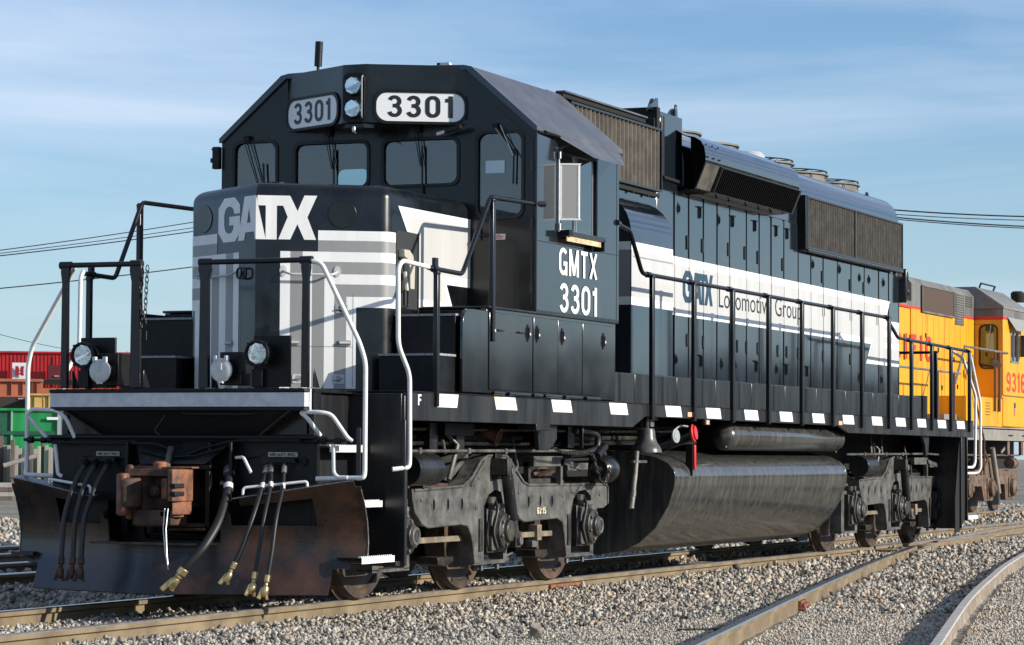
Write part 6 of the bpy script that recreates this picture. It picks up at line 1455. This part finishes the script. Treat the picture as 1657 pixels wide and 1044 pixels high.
REDB = mat('red corrugated wall', (.42, .012, .015), .5, var=.12, scale=.8); REDD = mat('dark red wall', (.10, .006, .008), .6)
D = 150; q0 = Vector(DIRL(60, D, 0))
RB_ = thing('warehouse', (q0.x, q0.y, -.3), 'long bright red corrugated building with a white emblem panel, far left', 'building')
b = P(); bgbox(b, -260, 330, D, -.3, zpx(571, D), 30, REDB)
p0 = Vector(DIRL(-260, D, 0)); p1 = Vector(DIRL(330, D, 0)); n_ = 95; RT = zpx(571.5, D)
for k in range(n_):
    a_ = p0.lerp(p1, k/n_); c_ = p0.lerp(p1, (k+.45)/n_); b.add([(a_.x, a_.y, .5), (c_.x, c_.y, .5), (c_.x, c_.y, RT), (a_.x, a_.y, RT), (a_.x-fdir.x*.035, a_.y-fdir.y*.035, .5), (c_.x-fdir.x*.035, c_.y-fdir.y*.035, .5), (c_.x-fdir.x*.035, c_.y-fdir.y*.035, RT), (a_.x-fdir.x*.035, a_.y-fdir.y*.035, RT)], [(4, 5, 6, 7), (0, 4, 7, 3), (5, 1, 2, 6)], REDB)
b.build('wall', RB_, smooth=False)
b = P(); bgbox(b, -260, 330, D-.15, zpx(571, D), zpx(568, D), 30, REDB); b.build('roof_edge', RB_)
def panel(par, u0, u1, z0, z1, off, m, nm, D=D):
    b = P(); bgbox(b, u0, u1, D-off-.55, z0, z1, .05, m); return b.build(nm, par, smooth=False)
em = panel(RB_, 20, 44, zpx(613, D), zpx(587, D), .3, mat('white emblem board', (.70, .68, .68), .5), 'emblem_panel')
dk = mat('emblem maroon', (.28, .01, .02), .5)
b = P()
for u0, u1, y0, y1 in ((25.5, 28.5, 608, 593), (35.5, 38.5, 608, 593), (25, 30, 596.5, 592.8), (34, 39, 596.5, 592.8), (25, 30, 608, 605), (34, 39, 608, 605), (28.5, 35.5, 600.8, 599), (28.5, 35.5, 606.5, 604.8), (28.5, 31, 606.5, 595), (33, 35.5, 606.5, 595), (20.5, 25, 600.5, 600), (39, 43.6, 600.5, 600)): bgbox(b, u0, u1, D-1.0, zpx(y0, D), zpx(y1, D), .03, dk)
b.build('emblem', em, smooth=False)
panel(RB_, 78, 100, zpx(617, D), zpx(590, D), .2, REDD, 'door'); panel(RB_, 88, 96, zpx(609, D), zpx(607, D), .26, mat('pale rail', (.3, .3, .3), .6), 'sill'); panel(RB_, 68, 210, zpx(622, D), zpx(614, D), .25, DARK, 'dock_canopy')
for u in (110, 160, 205): panel(RB_, u, u+.8, -.2, zpx(566, D), .18, REDD, 'downpipe')
# orange open-top car
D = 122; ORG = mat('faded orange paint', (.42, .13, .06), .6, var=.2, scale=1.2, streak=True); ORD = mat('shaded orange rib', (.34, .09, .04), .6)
q0 = Vector(DIRL(30, D, 0)); GC = thing('gondola_car', (q0.x, q0.y, -.3), 'faded orange ribbed open-top rail car in front of the red building', 'rail car')
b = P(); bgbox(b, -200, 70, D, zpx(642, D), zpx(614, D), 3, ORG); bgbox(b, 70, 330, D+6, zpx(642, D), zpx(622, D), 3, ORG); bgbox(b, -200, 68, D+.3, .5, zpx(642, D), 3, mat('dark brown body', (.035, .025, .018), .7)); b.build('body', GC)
b = P(); bgbox(b, -200, 71, D-.15, zpx(617, D), zpx(612.5, D), .3, ORG); bgbox(b, -200, 71, D-.15, zpx(642, D), zpx(639.5, D), .3, ORG); b.build('top_sill', GC)
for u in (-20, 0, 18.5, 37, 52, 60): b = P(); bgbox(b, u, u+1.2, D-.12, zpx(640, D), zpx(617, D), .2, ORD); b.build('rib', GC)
b = P(); 
for u in (-30, 10, 40): p = Vector(DIRL(u, D+.5, 0)); b.cyl((p.x, p.y, .2), (p.x+fdir.x*.1, p.y+fdir.y*.1, .2), .5, DARK, 16)
b.build('wheel', GC)
# yellow bins
D = 114; YB = mat('dull yellow paint', (.55, .38, .10), .6, var=.15, scale=2)
for u0, u1, lb in ((48, 69, 'dull yellow steel container beside the white handrail, nearer the picture edge'), (71, 84, 'narrow dull yellow container next to the platform end, right of its twin')):
    q0 = Vector(DIRL(u0, D, 0)); cc = thing('shipping_container', (q0.x, q0.y, -.3), lb, 'container', 'yellow containers behind the green skip')
    b = P(); bgbox(b, u0, u1, D, .4, zpx(637, D), 4, YB); b.build('body', cc); b = P(); bgbox(b, u0, u1, D-.1, zpx(639, D), zpx(636, D), .15, YB); b.build('top_rail', cc)
    b = P(); bgbox(b, u0+8, u0+9, D-.06, .5, zpx(639, D), .1, mat('yellow rib', (.38, .25, .06), .6)); b.build('door_bar', cc)
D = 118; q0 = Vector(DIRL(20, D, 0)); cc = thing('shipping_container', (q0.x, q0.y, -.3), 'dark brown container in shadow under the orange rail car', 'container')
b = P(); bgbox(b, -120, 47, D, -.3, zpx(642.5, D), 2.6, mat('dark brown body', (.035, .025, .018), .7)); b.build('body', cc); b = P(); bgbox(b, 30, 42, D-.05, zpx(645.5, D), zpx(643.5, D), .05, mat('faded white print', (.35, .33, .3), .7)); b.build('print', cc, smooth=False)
# green skip
D = 104; GRN = mat('bright green paint', (.012, .25, .065), .45, var=.25, scale=2, streak=True); GRD = mat('dark green paint', (.012, .09, .045), .5, var=.2, scale=2)
q0 = Vector(DIRL(60, D, 0)); gs = thing('waste_skip', (q0.x, q0.y, -.3), 'bright green steel skip with dark green end, behind the stacked timbers', 'skip')
b = P(); bgbox(b, 22, 112, D, .2, zpx(661, D), 2.6, GRN); b.build('body', gs); b = P(); bgbox(b, -120, 21.8, D, .2, zpx(661, D), 2.6, GRD); b.build('end_bay', gs)
b = P(); bgbox(b, -120, 112, D-.08, zpx(664, D), zpx(660, D), .1, GRN); bgbox(b, -120, 112, D-.06, zpx(703, D), zpx(697, D), .1, GRD); bgbox(b, 19, 22, D-.07, .2, zpx(661, D), .1, mat('pale green edge', (.25, .42, .28), .6)); b.build('rim', gs)
b = P(); bgbox(b, 94, 100, D-.1, .3, zpx(662, D), .1, mat('pale post', (.30, .36, .34), .6)); b.build('post', gs); b = P(); bgbox(b, 77, 95, D-.12, zpx(678.5, D), zpx(674, D), .05, WHT); b.build('label_plate', gs)
# upright timbers and stacked ties
D = 93; WD = [mat('weathered wood %s' % w_, c_, .85, scale=3, col2=c2_, streak=True, bump=.01, bscale=12) for w_, c_, c2_ in (('grey', (.30, .28, .25), (.42, .39, .34)), ('brown', (.09, .065, .05), (.18, .13, .10)), ('dark', (.03, .028, .025), (.07, .06, .055)))]
rr = random.Random(5)
for k in range(26):
    u = -60+k*6.1; wide = 6.0 if k % 3 else 5.6; D_ = D+rr.uniform(-.6, .8); dark = (k % 8 in (2, 5))
    q0 = Vector(DIRL(u, D_, 0)); b = P(); top = zpx(rr.uniform(719, 726) if not dark else rr.uniform(703, 712), D_)
    bgbox(b, u, u+wide, D_, -.32, top, .25, WD[1] if dark else WD[0]); o = b.build('timber_post', None, bevel=.01, loc=(q0.x, q0.y, -.3))
    tag(o, 'reddish brown upright timber taller than the grey ones in the far stack' if dark else 'weathered grey upright timber in the row below the green skip', 'timber', 'brown upright timbers' if dark else 'grey upright timbers')
for k in range(5):
    D_ = 89; q0 = Vector(DIRL(10, D_, 0)); b = P(); y0 = 816-k*7.2; bgbox(b, -90, 27-(k % 2)*4, D_, zpx(y0, D_)-.02, zpx(y0-5.6, D_), 2.4, WD[0] if k % 2 == 0 else WD[1])
    o = b.build('railway_tie', None, bevel=.01, loc=(q0.x, q0.y, zpx(y0, D_))); tag(o, ('lowest old wooden tie, lying on the gravel at the left edge', 'brown old tie second up from the gravel in the low pile at the left edge', 'grey old tie in the middle of the low pile at the left edge', 'brown old tie just under the topmost one of the low pile', 'topmost grey tie of the low pile at the left edge')[k], 'railway tie', 'stacked old ties at the left edge')
b = P(); a_ = Vector(DIRL(8, 88, .75)); c_ = Vector(DIRL(62, 88, 1.05)); b.tube([a_, c_], .07, WD[0], 8); tag(b.build('fallen_pole', None, loc=tuple(a_)), 'thin grey pole leaning across the foot of the upright timbers', 'pole')

# ================================================================ OVERHEAD LINES
def wire(u0, v0, u1, v1, D0, D1, label, r=.02, sag=0.0):
    a_ = Vector(DIRL(u0, D0, zpx(v0, D0, u0))); c_ = Vector(DIRL(u1, D1, zpx(v1, D1, u1)))
    d = c_-a_; pts = []
    for k in range(-14, 40): 
        t_ = k/12; p = a_+d*t_; pts.append((p.x, p.y, p.z+.12*(t_-.5)**2-.03))
    b = P(); b.tube(pts, r, MATB, 6); o = b.build('overhead_wire', None, loc=tuple(a_)); tag(o, label, 'cable', 'overhead wires')
wire(0, 404, 300, 357, 120, 130, 'uppermost thin wire in the sky left of the nose', .022); wire(0, 409, 300, 366, 121, 131, 'thin wire second from the top left of the nose', .018)
wire(0, 413, 300, 372, 119, 129, 'thin wire third from the top left of the nose', .025); wire(0, 466, 300, 430, 110, 120, 'single wire crossing behind the hanging chain', .024)
wire(0, 541, 95, 562, 140, 142, 'faint wire dropping to the red building', .014)
for v0, v1, r_ in ((337, 350, .03), (344, 356, .018), (349, 366, .028), (352, 369, .02)):
    wire(1453, v0, 1657, v1, 110, 114, {337: 'uppermost wire above the yellow locomotive', 344: 'thin second wire above the yellow locomotive', 349: 'third wire above the yellow locomotive', 352: 'lowest wire above the yellow locomotive'}[v0], r_)

# ================================================================ UNSEEN WOODLAND ON THE SUN SIDE (added to darken reflections low on the paint)
LEAF = mat('reflection woodland', (.035, .032, .022), .9, scale=.4, col2=(.10, .085, .06))
b = P(); rr = random.Random(11)
for k in range(420):
    x = 20+k*1.15; y = -62-rr.uniform(0, 10); h = rr.uniform(7.0, 10.5); r_ = rr.uniform(1.4, 3.0); zc = h-r_
    pts = []; n_ = 7
    b.lathe([(0, r_*.7), (h*.35, r_), (h*.7, r_*rr.uniform(.6, .9)), (h, .1)], (x, y, -.3), (rr.uniform(-.05, .05), 0, 1), LEAF, 7)
struct(b.build('reflection_woodland', None, smooth=False, loc=(200, -65, 0)), 'stuff')
